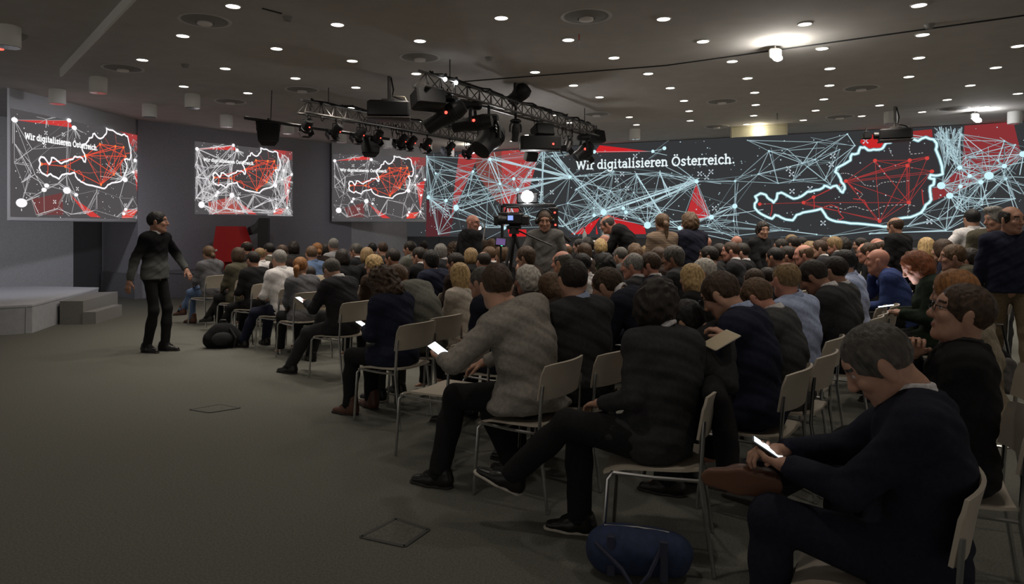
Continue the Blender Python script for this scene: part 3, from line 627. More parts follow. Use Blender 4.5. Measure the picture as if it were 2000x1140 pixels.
# ------------------------------------------------------------------ lighting rig
def truss(A, B, h, label, n, drop):
    """triangular lattice truss from A to B (top chord), with its hangers"""
    A, B = Vector(A), Vector(B); d = (B - A).normalized(); s = Vector((d.y, -d.x, 0)).normalized()
    e = empty('lighting_truss', A, label=label, cat='lighting truss', group='ceiling lighting trusses')
    L = (B - A).length; lo1, lo2 = -s * h * .45 + Vector((0, 0, -h)), s * h * .45 + Vector((0, 0, -h))
    for off in (Vector(), lo1, lo2):
        MB().tube([off, d * L + off], .019, 8).build('chord', M_ALU, e)
    for i in range(n):
        t0, t1 = L * i / n, L * (i + 1) / n; tm = (t0 + t1) / 2
        br = MB()
        for lo in (lo1, lo2):
            br.tube([d * t0 + lo, d * tm], .009, 5, False); br.tube([d * tm, d * t1 + lo], .009, 5, False)
        br.tube([d * t0 + lo1, d * t1 + lo2], .008, 5, False)
        br.build('brace', M_ALU, e)
    for f in (.12, .9): MB().tube([d * L * f, d * L * f + Vector((0, 0, CEIL - A.z - .0))], .008, 6).build('hanger', M_BLACK, e)
    # cable bundle lying along the top
    rnd = random.Random(int(L * 100)); pts = [d * L * (.04 + .92 * k / 40) + Vector((0, 0, .02 + rnd.uniform(0, .035))) + s * rnd.uniform(-.05, .05) for k in range(41)]
    MB().tube(pts, .016, 6).build('cable', M_BLACKM, e)
    MB().tube([p + s * rnd.uniform(-.05, .05) + Vector((0, 0, rnd.uniform(-.05, .02))) for p in pts], .011, 6).build('cable', M_BLACKM, e)
    for k in range(int(n * .7)):   # drooping loops
        t = rnd.uniform(.05, .95) * L; w = rnd.uniform(.08, .2); q = rnd.uniform(.15, .32)
        MB().tube([d * (t + w * math.cos(a) * .5) + Vector((0, 0, -h * .6 - q * math.sin(a))) + s * rnd.uniform(-.03, .03) for a in [math.pi * k2 / 8 for k2 in range(9)]], .007, 5).build('cable', M_BLACKM, e)
    return A, d, L, s
TA = W(588, 195, 11.3); TB = W(932, 261, 15.3); TA.z = TB.z = 3.7
A1_, d1, L1, s1 = truss(TA, TB, .21, 'left lighting truss carrying small spotlights in a row', 17, 0)
TC = W(818, 137, 9.2); TD = W(1165, 247, 14.3); TC.z = TD.z = 3.7
A2_, d2, L2, s2 = truss(TC, TD, .21, 'right lighting truss crowded with big spotlights and cables', 18, 0)

def fresnel(p, aim, label, led=True, k=1.0, doors=True):
    """small theatre spotlight: yoke, body, barn doors, red tally"""
    e = empty('spotlight', p, label=label, cat='spotlight', group='spotlights on the trusses'); R = frame_z(aim)
    MB().box((0, 0, -.02), (.05 * k, .05 * k, .05 * k), None, .01).tube([(0, 0, -.04), (0, 0, -.09 * k)], .012).build('clamp', M_BLACK, e)
    c = Vector((0, 0, -.22 * k)); sx = R @ Vector((1, 0, 0))
    MB().tube([(0, 0, -.08 * k), sx * .10 * k + Vector((0, 0, -.1 * k)), c + sx * .10 * k], .009).tube([(0, 0, -.08 * k), -sx * .10 * k + Vector((0, 0, -.1 * k)), c - sx * .10 * k], .009).build('yoke', M_BLACK, e)
    MB().lathe([(.02 * k, -.15 * k), (.07 * k, -.14 * k), (.085 * k, -.08 * k), (.085 * k, .06 * k), (.095 * k, .065 * k), (.095 * k, .11 * k), (.08 * k, .115 * k)], c, R, 16).build('lamp_body', M_BLACK, e)
    MB().lathe([(.001, .10 * k), (.07 * k, .105 * k), (.08 * k, .10 * k)], c, R, 16).build('lens', M_LENS, e)
    if doors:
        for an in (0, 90, 180, 270):
            r2 = R @ rz(math.radians(an)); q = r2 @ Matrix.Rotation(-.6, 3, 'Y')
            MB().box(c + r2 @ Vector((.12 * k, 0, .16 * k)), (.006, .15 * k, .12 * k), q).build('barn_door', M_BLACK, e)
    if led: MB().lathe([(.001, .012), (.010, .008), (.012, 0)], c + R @ Vector((0, -.088 * k, -.05 * k)), R @ Matrix.Rotation(math.pi / 2, 3, 'X'), 8).build('tally_light', M_RED_LED, e)
order = ['first', 'second', 'third', 'fourth', 'fifth', 'sixth', 'seventh', 'eighth', 'ninth']
for i, px in enumerate([602, 657, 702, 737, 782, 800, 830, 873, 912]):
    f = min(.98, max(.01, (px - 590) / (925 - 590))); Yt = 1 / ((1 / 11.3) * (1 - f) + (1 / 15.3) * f)
    t = (Yt - A1_.y) / d1.y; p = A1_ + d1 * t + Vector((0, 0, -.22))
    fresnel(p, (-.75, .35, -.75) if i % 3 else (-.5, .6, -.7), f'{order[i]} small spotlight from the left on the left truss', True, .9)
# added bare lamps, apart from the fixtures, brighten the stage walls and left screen
for (x, y), tgt, en, sz in [((-4.75, 11.9), (-10.5, 13.2, 1.0), WASH * .5, 80), ((-4.7, 12.3), (-7.6, 17.0, 1.6), WASH * .14, 70), ((-1.5, 14.2), (-4.0, 21.2, 1.6), WASH * .40, 60), ((-7.6, 7.2), (-11.2, 14.6, .9), WASH * 1.3, 62)]:
    l = bpy.data.lights.new('added_wash', 'SPOT'); l.energy = en; l.spot_size = math.radians(sz); l.spot_blend = 1.0; l.shadow_soft_size = .12; l.color = (.93, .93, 1.0)
    o = bpy.data.objects.new('added_wash', l); link(o); o.location = (x, y, 3.22 if y > 8 else 3.7); o.rotation_euler = (Vector(tgt) - o.location).to_track_quat('-Z', 'Y').to_euler()
def moving(p, aim, label, k=1.0, glow=None, L=.55, r=.15, drop=0.0):
    e = empty('moving_head_light', p, label=label, cat='stage light', group='large lights on the right truss'); R = frame_z(aim); sx = R @ Vector((1, 0, 0))
    mb = MB().box((0, 0, -.06 * k), (.3 * k, .26 * k, .12 * k), None, .03)
    if drop: mb.tube([(0, 0, -.02), (0, 0, drop)], .022, 8)
    mb.build('lamp_base', M_BLACK, e)
    c = Vector((0, 0, -.36 * k)); off = r * k + .035
    for sg in (-1, 1): MB().tube([sx * sg * off * .8 + Vector((0, 0, -.12 * k)), sx * sg * off + Vector((0, 0, -.2 * k)), c + sx * sg * off], .028 * k).build('yoke', M_BLACK, e)
    MB().lathe([(.03, -L * .5 * k), (r * .75 * k, -L * .47 * k), (r * k, -L * .3 * k), (r * k, 0), (r * .82 * k, L * .18 * k), (r * .85 * k, L * .48 * k), (r * .75 * k, L * .5 * k)], c, R, 20).build('lamp_body', M_BLACK, e)
    MB().lathe([(.001, L * .475 * k), (r * .7 * k, L * .485 * k), (r * .76 * k, L * .47 * k)], c, R, 20).build('lens', M_LENS, e)
    for q in range(3): MB().lathe([(r * 1.0 * k, -L * (.26 - .08 * q) * k), (r * 1.05 * k, -L * (.25 - .08 * q) * k), (r * 1.0 * k, -L * (.24 - .08 * q) * k)], c, R, 20).build('cooling_fin', M_BLACKM, e)
    if glow: MB().lathe([(.001, .02), (.02, .014), (.024, 0)], c + Vector((0.02, -r * k * .98, .03)), Matrix.Rotation(math.pi / 2, 3, 'X'), 10).build('status_light', glow, e)
def onT(px, dz=-.22):
    f = (px - 820) / (1165 - 820); Yt = 1 / ((1 / 9.2) * (1 - f) + (1 / 14.3) * f)
    p = A2_ + d2 * ((Yt - A2_.y) / d2.y); p.z += dz; return p
moving(onT(872), (-.85, .1, -.5), 'largest tube-shaped stage light aimed down left', .86, M_RED_LED, .75, .16)
moving(onT(925), (-.97, .2, -.12), 'stage light lying almost level with a red glowing status lamp', .9, M_RED_LED, .7, .13)
moving(onT(956, -.35), (-.5, -.5, -.7), 'round bulky stage light below the middle of the right truss', 1.05, None, .52, .19, .18)
moving(onT(1008, -.30), (-.1, .2, -1), 'small upright stage light hanging beside the bulky one', .62, None, .5, .11, .34)
moving(onT(1140, -.25), (-.6, -.2, -.5), 'stage light in the cluster at the far end of the right truss', .9, M_RED_LED, .5, .14)
moving(onT(1015, .42), (-.6, .3, -.5), 'dark stage light standing above the right truss against the ceiling', .8, None, .5, .17)
def box_light(name, p, size, yaw, tilt, label, cat, grille=True, led=None):
    e = empty(name, p, rz=yaw, label=label, cat=cat); R = Matrix.Rotation(tilt, 3, 'X'); x, y, z = size
    MB().box((0, 0, 0), size, R, .02).build('housing', M_BLACK, e)
    if grille:
        MB().box(R @ Vector((0, -y / 2 - .004, 0)), (x * .9, .012, z * .86), R, .004).build('grille', M_BLACKM, e)
    MB().box((0, 0, z * .5 + .03), (x * .55, .05, .03), None, .008).tube([(0, 0, z * .5), (0, 0, z * .5 + .12)], .014).build('bracket', M_ALU, e)
    if led: MB().lathe([(.001, .02), (.016, .014), (.02, 0)], R @ Vector((x * .3, -y / 2 - .005, -z * .1)), Matrix.Rotation(math.pi / 2, 3, 'X'), 10).build('status_light', led, e)
box_light('hanging_loudspeaker', onT(838, -.36), (.42, .30, .24), .5, -.25, 'black loudspeaker box at the near end of the right truss', 'loudspeaker')
box_light('box_light', onT(1060, -.40), (.36, .28, .22), .4, -.3, 'black box light hanging between stage light and projector body', 'stage light')
box_light('box_light', onT(1165, -.22), (.30, .25, .26), .7, -.2, 'black box light at the last end of the right truss', 'stage light')
box_light('long_projector', onT(1055, -.62), (.72, .34, .25), .08, 0, 'long black projector slung under the right truss', 'projector', True, M_RED_LED)
for px, dz, m_, lab in [(872, -.02, M_WHITE_LED, 'lower'), (893, -.02, M_WHITE_LED, 'brighter')]:
    p = onT(px, dz)
    e = empty('clip_lamp', p + Vector((0, -.08, 0)), label=f'tiny dazzling white clip lamp on top of the right truss, the {lab} one', cat='clip lamp')
    MB().lathe([(.001, .02), (.022, .015), (.03, 0), (.025, -.03)], (0, 0, 0), Matrix.Rotation(math.pi / 2, 3, 'X'), 12).build('lamp_lens', m_, e)
    MB().tube([(0, .03, 0), (0, .08, -.02), (0, .1, .1)], .02).build('lamp_body', M_BLACK, e)
for i, (px, dz) in enumerate([(1110, -.34), (1150, -.42)]):
    fresnel(onT(px, dz), (-.3, -.4, -.8), ['small spotlight in front of the far cluster on the right truss', 'small spotlight lowest in the far cluster on the right truss'][i], True, .9)
# hanging pipe with two loudspeakers
pa, pb = W(478, 230, 11.6), W(760, 271, 14.4); pa.z = pb.z = 3.45
e = empty('hanging_pipe', pa, label='dark horizontal pipe below the left truss carrying two loudspeakers', cat='pipe')
MB().tube([(0, 0, 0), tuple(pb - pa)], .028, 10).build('pipe', M_BLACK, e)
for f in (.15, .4, .62, .85):
    q = (pb - pa) * f; MB().tube([tuple(q), tuple(q + Vector((.02, .0, .55)))], .008, 6).build('hanger', M_BLACK, e)
def speaker(px, py, Y, yaw, label):
    p = W(px, py, Y); e = empty('loudspeaker', p, rz=yaw, label=label, cat='loudspeaker', group='loudspeakers on the hanging pipe')
    R = Matrix.Rotation(-.15, 3, 'X'); mb = MB()
    V = []
    for z, w0, w1 in ((-.17, .17, .11), (.17, .21, .14)):
        V += [R @ Vector((-w0, -.15, z)), R @ Vector((w0, -.15, z)), R @ Vector((w1, .18, z)), R @ Vector((-w1, .18, z))]
    mb.add(V, [(3, 2, 1, 0), (4, 5, 6, 7), (0, 1, 5, 4), (1, 2, 6, 5), (2, 3, 7, 6), (3, 0, 4, 7)]).build('cabinet', M_BLACK, e)
    MB().box(R @ Vector((0, -.156, 0)), (.34, .012, .31), R, .004).build('grille', M_BLACKM, e)
    MB().tube([(-.19, 0, .05), (-.19, 0, .21), (.19, 0, .21), (.19, 0, .05)], .012).tube([(0, 0, .21), (0, 0, .27)], .02).build('bracket', M_BLACK, e)
speaker(524, 261, 12.0, .35, 'black loudspeaker hanging left on the pipe, above the middle slide')
speaker(723, 287, 14.0, .25, 'black loudspeaker hanging lower at the right end of the pipe')
def projector(p, size, yaw, top, label, lens_dir):
    e = empty('projector', p, rz=yaw, label=label, cat='projector', group='ceiling projectors'); x, y, z = size
    MB().box((0, 0, 0), size, None, .03).build('housing', M_BLACK, e)
    MB().box((0, 0, -z / 2 - .012), (x * 1.02, y * 1.02, .024), None, .006).build('base_plate', mat('projector_plate', (.06, .05, .05), .4), e)
    MB().lathe([(.05, 0), (.07, .01), (.075, .10), (.06, .11)], Vector(lens_dir) * (x * .5 - .02) if lens_dir[0] else Vector((0, y * .5 - .02, 0)), frame_z(lens_dir), 16).build('lens_barrel', M_BLACK, e)
    MB().box((0, 0, z / 2 + .02), (x * .35, y * .5, .04), None, .01).tube([(0, 0, z / 2), (0, 0, top - p[2])], .028, 10).build('mount_pole', M_ALU, e)
    MB().tube([(.03, 0, top - p[2] - .02), (.07, -.02, (top - p[2]) * .6), (.05, 0, z / 2 + .1), (.2, 0, z / 2 + .05), (x * .42, -.05, z * .3), (x * .45, -.1, -z * .1)], .012, 6).build('cable', M_BLACKM, e)
    MB().tube([(.05, -.02, z / 2 + .1), (.25, -.08, z / 2 + .08), (x * .5, -.12, z * .1), (x * .4, -.2, -z * .3)], .007, 6).build('cable', mat('cable_pale', (.4, .36, .3), .5), e)
projector(W(760, 216, 10.9), (.66, .50, .26), .12, CEIL, 'big black projector hanging from a ceiling pole left of the trusses', (0, 1, 0))
projector(W(1748, 263, 13.6), (.58, .42, .22), -.4, CEIL, 'black projector hanging before the projection wall over the country outline', (-1, 0, 0))
box_light('small_monitor', W(1692, 266, 13.9), (.18, .14, .12), 0, 0, 'small black box beside the right hanging projector', 'monitor box', False)
box_light('wall_box', W(1037, 305, 18.5), (.34, .22, .26), .5, .4, 'small black box fixed before the red shape on the projection wall', 'monitor box', False)
# ------------------------------------------------------------------ bodies, hair and clothes as blended solids, meshed by surface nets
def A(*v): return np.array(v, np.float64)
def nrm(v): v = np.asarray(v, float); return v / (np.linalg.norm(v) + 1e-12)
def rot(axis, a):
    c, s = math.cos(a), math.sin(a)
    return {'x': np.array([[1, 0, 0], [0, c, -s], [0, s, c]]), 'y': np.array([[c, 0, s], [0, 1, 0], [-s, 0, c]]), 'z': np.array([[c, -s, 0], [s, c, 0], [0, 0, 1]])}[axis]
I3 = np.eye(3)
class Sol:
    """smooth union of tapered capsules and ellipsoids, then cuts"""
    def __init__(s): s.p = []; s.cut = []; s.sub = []; s.noise = None
    def cone(s, a, b, ra, rb, k=.02, u=None, fu=1.0):
        s.p.append(('c', np.asarray(a, float), np.asarray(b, float), ra, rb, k, None if u is None else nrm(u), fu)); return s
    def ell(s, c, r, R=None, k=.02): s.p.append(('e', np.asarray(c, float), np.asarray(r, float), I3 if R is None else R, k)); return s
    def minus(s, c, r, R=None, k=.01): s.sub.append((np.asarray(c, float), np.asarray(r, float), I3 if R is None else R, k)); return s
    def plane(s, p, n, rad=None): s.cut.append((np.asarray(p, float), nrm(n), rad)); return s
    def mesh(s, h):
        los, his = [], []
        for p in s.p:
            if p[0] == 'c':
                m = max(p[3], p[4]) * max(1, p[7]); los.append(np.minimum(p[1], p[2]) - m); his.append(np.maximum(p[1], p[2]) + m)
            else:
                m = max(p[2]); los.append(p[1] - m); his.append(p[1] + m)
        pad = 3 * h + (s.noise[0] if s.noise else 0) + .008
        lo = np.min(los, 0) - pad; hi = np.max(his, 0) + pad
        N = np.ceil((hi - lo) / h).astype(int) + 1
        D = np.ones(N, np.float32)
        ax = [(lo[i] + h * np.arange(N[i])).astype(np.float32) for i in range(3)]
        for p, l, u_ in zip(s.p, los, his):
            k = p[5] if p[0] == 'c' else p[4]; m = k + 2 * h
            i0 = np.maximum(0, np.floor((l - m - lo) / h).astype(int)); i1 = np.minimum(N, np.ceil((u_ + m - lo) / h).astype(int) + 1)
            sl = tuple(slice(a, b) for a, b in zip(i0, i1))
            X, Y, Z = np.meshgrid(ax[0][sl[0]], ax[1][sl[1]], ax[2][sl[2]], indexing='ij', sparse=True)
            if p[0] == 'c':
                _, a, b, ra, rb, k, u, fu = p; ab = b - a; L2 = float(ab @ ab) + 1e-12
                qx, qy, qz = X - a[0], Y - a[1], Z - a[2]
                t = np.clip((qx * ab[0] + qy * ab[1] + qz * ab[2]) / L2, 0, 1)
                vx, vy, vz = qx - t * ab[0], qy - t * ab[1], qz - t * ab[2]
                if u is not None:
                    w = (vx * u[0] + vy * u[1] + vz * u[2]) * (1 - 1 / fu); vx, vy, vz = vx - w * u[0], vy - w * u[1], vz - w * u[2]
                d = np.sqrt(vx * vx + vy * vy + vz * vz) - (ra + (rb - ra) * t)
            else: d = _ell(X, Y, Z, p[1], p[2], p[3])
            cur = D[sl]; k = max(k, 1e-4); hh = np.clip(.5 + .5 * (cur - d) / k, 0, 1)
            D[sl] = cur + (d - cur) * hh - k * hh * (1 - hh)
        X, Y, Z = np.meshgrid(*ax, indexing='ij', sparse=True)
        if s.noise:
            amp, fr, ph = s.noise
            D = D + amp * (np.sin(X * fr + ph + 1.7 * np.sin(Z * fr * .6)) * np.sin(Y * fr * 1.1 + 2 * ph) * np.sin(Z * fr * .9 + ph + np.sin(X * fr * .8))).astype(np.float32)
        for c, r, R, k in s.sub:
            d = -_ell(X, Y, Z, c, r, R); hh = np.clip(.5 - .5 * (D - d) / k, 0, 1); D = D + (d - D) * hh + k * hh * (1 - hh)
        for p, n, rad in s.cut:
            d = (X - p[0]) * n[0] + (Y - p[1]) * n[1] + (Z - p[2]) * n[2]
            if rad is None: D = np.maximum(D, d)
            else: D = np.where((X - p[0]) ** 2 + (Y - p[1]) ** 2 + (Z - p[2]) ** 2 < rad * rad, np.maximum(D, d), D)
        return _nets(D.astype(np.float32), lo, h)
def _ell(X, Y, Z, c, r, R):
    x, y, z = X - c[0], Y - c[1], Z - c[2]
    if R is not I3: x, y, z = R[0, 0] * x + R[1, 0] * y + R[2, 0] * z, R[0, 1] * x + R[1, 1] * y + R[2, 1] * z, R[0, 2] * x + R[1, 2] * y + R[2, 2] * z
    k0 = np.sqrt((x / r[0]) ** 2 + (y / r[1]) ** 2 + (z / r[2]) ** 2); k1 = np.sqrt((x / r[0] ** 2) ** 2 + (y / r[1] ** 2) ** 2 + (z / r[2] ** 2) ** 2) + 1e-9
    return k0 * (k0 - 1) / k1
_CO = [(i, j, k) for i in (0, 1) for j in (0, 1) for k in (0, 1)]
_ED = [(a, b) for a in range(8) for b in range(a + 1, 8) if sum(x != y for x, y in zip(_CO[a], _CO[b])) == 1]
def _nets(D, lo, h):
    S = D < 0; n = D.shape
    cnt = sum(S[i:n[0] - 1 + i, j:n[1] - 1 + j, k:n[2] - 1 + k].astype(np.int8) for i, j, k in _CO)
    ids = np.argwhere((cnt > 0) & (cnt < 8)); idx = np.full([x - 1 for x in n], -1, np.int32); idx[tuple(ids.T)] = np.arange(len(ids))
    cv = np.stack([D[ids[:, 0] + i, ids[:, 1] + j, ids[:, 2] + k] for i, j, k in _CO], 1)
    acc = np.zeros((len(ids), 3)); num = np.zeros(len(ids))
    for a, b in _ED:
        da, db = cv[:, a], cv[:, b]; m = (da < 0) != (db < 0); t = np.where(m, da / np.where(m, da - db, 1), 0)
        P = np.array(_CO[a]) + t[:, None] * (np.array(_CO[b]) - np.array(_CO[a])); acc += P * m[:, None]; num += m
    V = lo + h * (ids + acc / num[:, None])
    Q = []
    for ax in range(3):
        u, v = [(1, 2), (2, 0), (0, 1)][ax]
        s0 = [slice(1, -1)] * 3; s0[ax] = slice(0, n[ax] - 1); s1 = list(s0); s1[ax] = slice(1, n[ax])
        a, b = S[tuple(s0)], S[tuple(s1)]; g = np.argwhere(a != b); off = np.array([1, 1, 1]); off[ax] = 0; g = g + off
        sg = S[tuple(g.T)]; eu = np.zeros(3, int); eu[u] = 1; ev = np.zeros(3, int); ev[v] = 1
        q = np.stack([idx[tuple((g - eu - ev).T)], idx[tuple((g - ev).T)], idx[tuple(g.T)], idx[tuple((g - eu).T)]], 1)
        q[~sg] = q[~sg][:, ::-1]; Q.append(q)
    Q = np.concatenate(Q); return V, Q[(Q >= 0).all(1)]

# ---- head, in its own frame: face to +Y, crown to +Z, origin between the ears
HEADC = {}
def head_mesh(h, fem=False):
    if (h, fem) in HEADC: return HEADC[h, fem]
    s = Sol(); w = .94 if fem else 1.0
    s.ell((0, -.012, .032), (.074 * w, .095, .088), k=.02).ell((0, .030, -.035), (.057 * w, .058, .07), k=.03)
    s.cone((0, .02, -.07), (0, .066, -.098), .044 * w, .022 * w, .03).ell((0, .07, .035), (.05, .022, .03), k=.02)
    for x in (-1, 1):
        s.ell((x * .078 * w, -.008, -.004), (.010, .022, .033), rot('y', x * .15) @ rot('z', -x * .35), .008).ell((x * .040, .066, -.02), (.020, .02, .02), k=.02)
        s.cone((x * .05 * w, -.005, -.045), (x * .034 * w, .045, -.088), .022, .018, .03)
    s.cone((0, .088, .018), (0, .108, -.022), .008, .012, .012).ell((0, .100, -.028), (.016, .012, .010), k=.01)
    s.ell((0, .080, -.058), (.022, .0135, .006), k=.008).ell((0, .079, -.066), (.020, .0130, .006), k=.008)
    s.cone((0, -.022, -.05), (0, -.034, -.105), .053 * w, .052 * w, .03).cone((0, .02, -.08), (0, .0, -.115), .03, .036 * w, .03)
    for x in (-1, 1): s.minus((x * .031, .098, .014), (.017, .013, .011), k=.012)
    for x in (-1, 1): s.p.append(('e', A(x * .031, .0795, .014), A(.0125, .0125, .0125), I3, .001))
    V, Q = s.mesh(h); c = V[Q].mean(1); m = np.zeros(len(Q), int)
    eye = (np.abs(np.abs(c[:, 0]) - .031) < .012) & (c[:, 1] > .076) & (np.abs(c[:, 2] - .014) < .006)
    iris = eye & (np.abs(np.abs(c[:, 0]) - .031) < .006); lip = (np.abs(c[:, 0]) < .022) & (c[:, 1] > .083) & (np.abs(c[:, 2] + .063) < .009)
    brow = (np.abs(np.abs(c[:, 0]) - .033) < .018) & (c[:, 1] > .07) & (np.abs(c[:, 2] - .035 + .1 * np.abs(np.abs(c[:, 0]) - .033)) < .005)
    m[lip] = 1; m[brow] = 2; m[eye] = 3; m[iris] = 4
    HEADC[h, fem] = (V, Q, m); return V, Q, m

def hair_sol(kind):
    s = Sol(); face = lambda top=.075, w=.070, d=.06: s.minus((0, .112, top - .078), (w, d, .078), k=.012)
    nape = lambda: s.plane((0, -.08, -.098), (0, .60, -.80))
    if kind in ('short', 'buzz', 'balding', 'receding', 'ring', 'crop_long', 'swept'):
        g = {'buzz': .004, 'crop_long': .014, 'swept': .012}.get(kind, .008)
        s.ell((0, -.012, .032), (.074 + g, .095 + g, .088 + g), k=.02)
        for x in (-1, 1): s.cone((x * (.070 + g * .5), .012, .03), (x * (.068 + g * .5), .016, -.018), .010, .006, .02)
        if kind == 'swept': s.cone((-.035, .055, .105), (.035, .060, .108), .024, .024, .03).ell((0, .02, .115), (.062, .075, .030), k=.03)
        if kind == 'crop_long': s.ell((0, -.06, -.03), (.066, .045, .06), k=.03)
        s.noise = (.003 if kind != 'crop_long' else .004, 130, .3); s.minus((0, .112, -.003), (.066, .062, .080), k=.012); 
        if kind == 'crop_long': s.plane((0, -.08, -.105), (0, .45, -.9))
        else: nape()
        if kind in ('balding',): s.minus((0, .02, .135), (.058, .085, .055), k=.012)
        if kind == 'ring': s.minus((0, .02, .13), (.085, .115, .085), k=.012).minus((0, .105, .03), (.10, .075, .11), k=.012)
        if kind == 'receding': s.minus((0, .085, .105), (.06, .075, .055), k=.012)
    elif kind in ('bob', 'long', 'long_straight', 'curly', 'bun', 'ponytail', 'wavy', 'short_f'):
        s.ell((0, -.012, .034), (.086, .108, .098), k=.03)
        if kind == 'bob': s.ell((0, -.025, -.03), (.096, .092, .085), k=.04); s.noise = (.004, 90, .7)
        if kind == 'short_f': s.ell((0, -.04, -.01), (.09, .085, .075), k=.03); s.noise = (.006, 80, .2)
        if kind == 'wavy': s.ell((0, -.03, -.02), (.102, .098, .10), k=.04); s.noise = (.010, 60, .7)
        if kind in ('long', 'long_straight'):
            s.ell((0, -.03, -.03), (.096, .09, .10), k=.04).cone((0, -.065, -.06), (0, -.10, -.25), .062, .045, .04, (1, 0, 0), 1.45); s.noise = (.004, 100, .4)
        if kind == 'curly': s.ell((0, -.02, .03), (.115, .125, .11), k=.04).ell((0, -.035, -.09), (.135, .115, .12), k=.05); s.noise = (.020, 75, .9)
        if kind == 'bun': s.ell((0, -.125, -.03), (.038, .038, .042), k=.012); s.noise = (.003, 120, .1); nape()
        if kind == 'ponytail':
            s.cone((0, -.105, .015), (0, -.142, -.02), .024, .030, .01).cone((0, -.142, -.02), (0, -.135, -.19), .034, .014, .02); s.noise = (.003, 120, .1)
        s.minus((0, .128, -.045 if kind != 'ponytail' else -.03), (.074, .086, .128), k=.015)
        if kind in ('ponytail',): s.minus((0, -.03, -.14), (.12, .09, .10), k=.02)
    elif kind == 'hood':
        s.ell((0, -.02, .02), (.10, .12, .12))
    return s
HAIRC = {}
def hair_mesh(kind, h):
    if (kind, h) not in HAIRC:
        V, Q = hair_sol(kind).mesh(h); HAIRC[kind, h] = (V, Q)
    return HAIRC[kind, h]

# ---- hand: wrist at origin, fingers along +Y, palm facing -Z, thumb on side*X
def hand_mesh(h, side, curl=.5, spread=.0):
    s = Sol(); s.cone((0, -.02, 0), (0, .01, 0), .024, .026, .012, (1, 0, 0), 1.15)
    s.cone((-.018, .02, 0), (-.020, .075, 0), .014, .012, .016).cone((.018, .02, 0), (.022, .078, 0), .015, .012, .016).cone((0, .015, 0), (0, .08, .002), .016, .012, .016)
    for i, (x, L) in enumerate([(-.030, .058), (-.010, .070), (.011, .074), (.030, .066)]):
        x *= -side * -1; p = A(x * 1.0, .080 - abs(x) * .2, 0); a = curl * (1.15 - .08 * i)
        for j, f in enumerate((.45, .32, .23)):
            an = a * (j + .6); q = p + L * f * A(x * .9 * (1 + spread), math.cos(an), -math.sin(an)); s.cone(p, q, .0092 - .0008 * j, .0086 - .0008 * j, .003); p = q
    p = A(side * .024, .018, -.004); q = p + A(side * .026, .030, -.012); r_ = q + A(side * .006, .030, -.012 - .01 * curl)
    s.cone(p, q, .013, .0105, .01).cone(q, r_, .0105, .009, .004)
    return s.mesh(h)
HANDC = {}
def ik(a, c, l1, l2, hint):
    a, c = np.asarray(a, float), np.asarray(c, float); v = c - a; d = min(np.linalg.norm(v), (l1 + l2) * .999); u = nrm(v)
    x = (l1 * l1 - l2 * l2 + d * d) / (2 * d); y = math.sqrt(max(1e-8, l1 * l1 - x * x)); hint = np.asarray(hint, float); hh = nrm(hint - u * (hint @ u))
    return a + u * x + hh * y, a + u * d

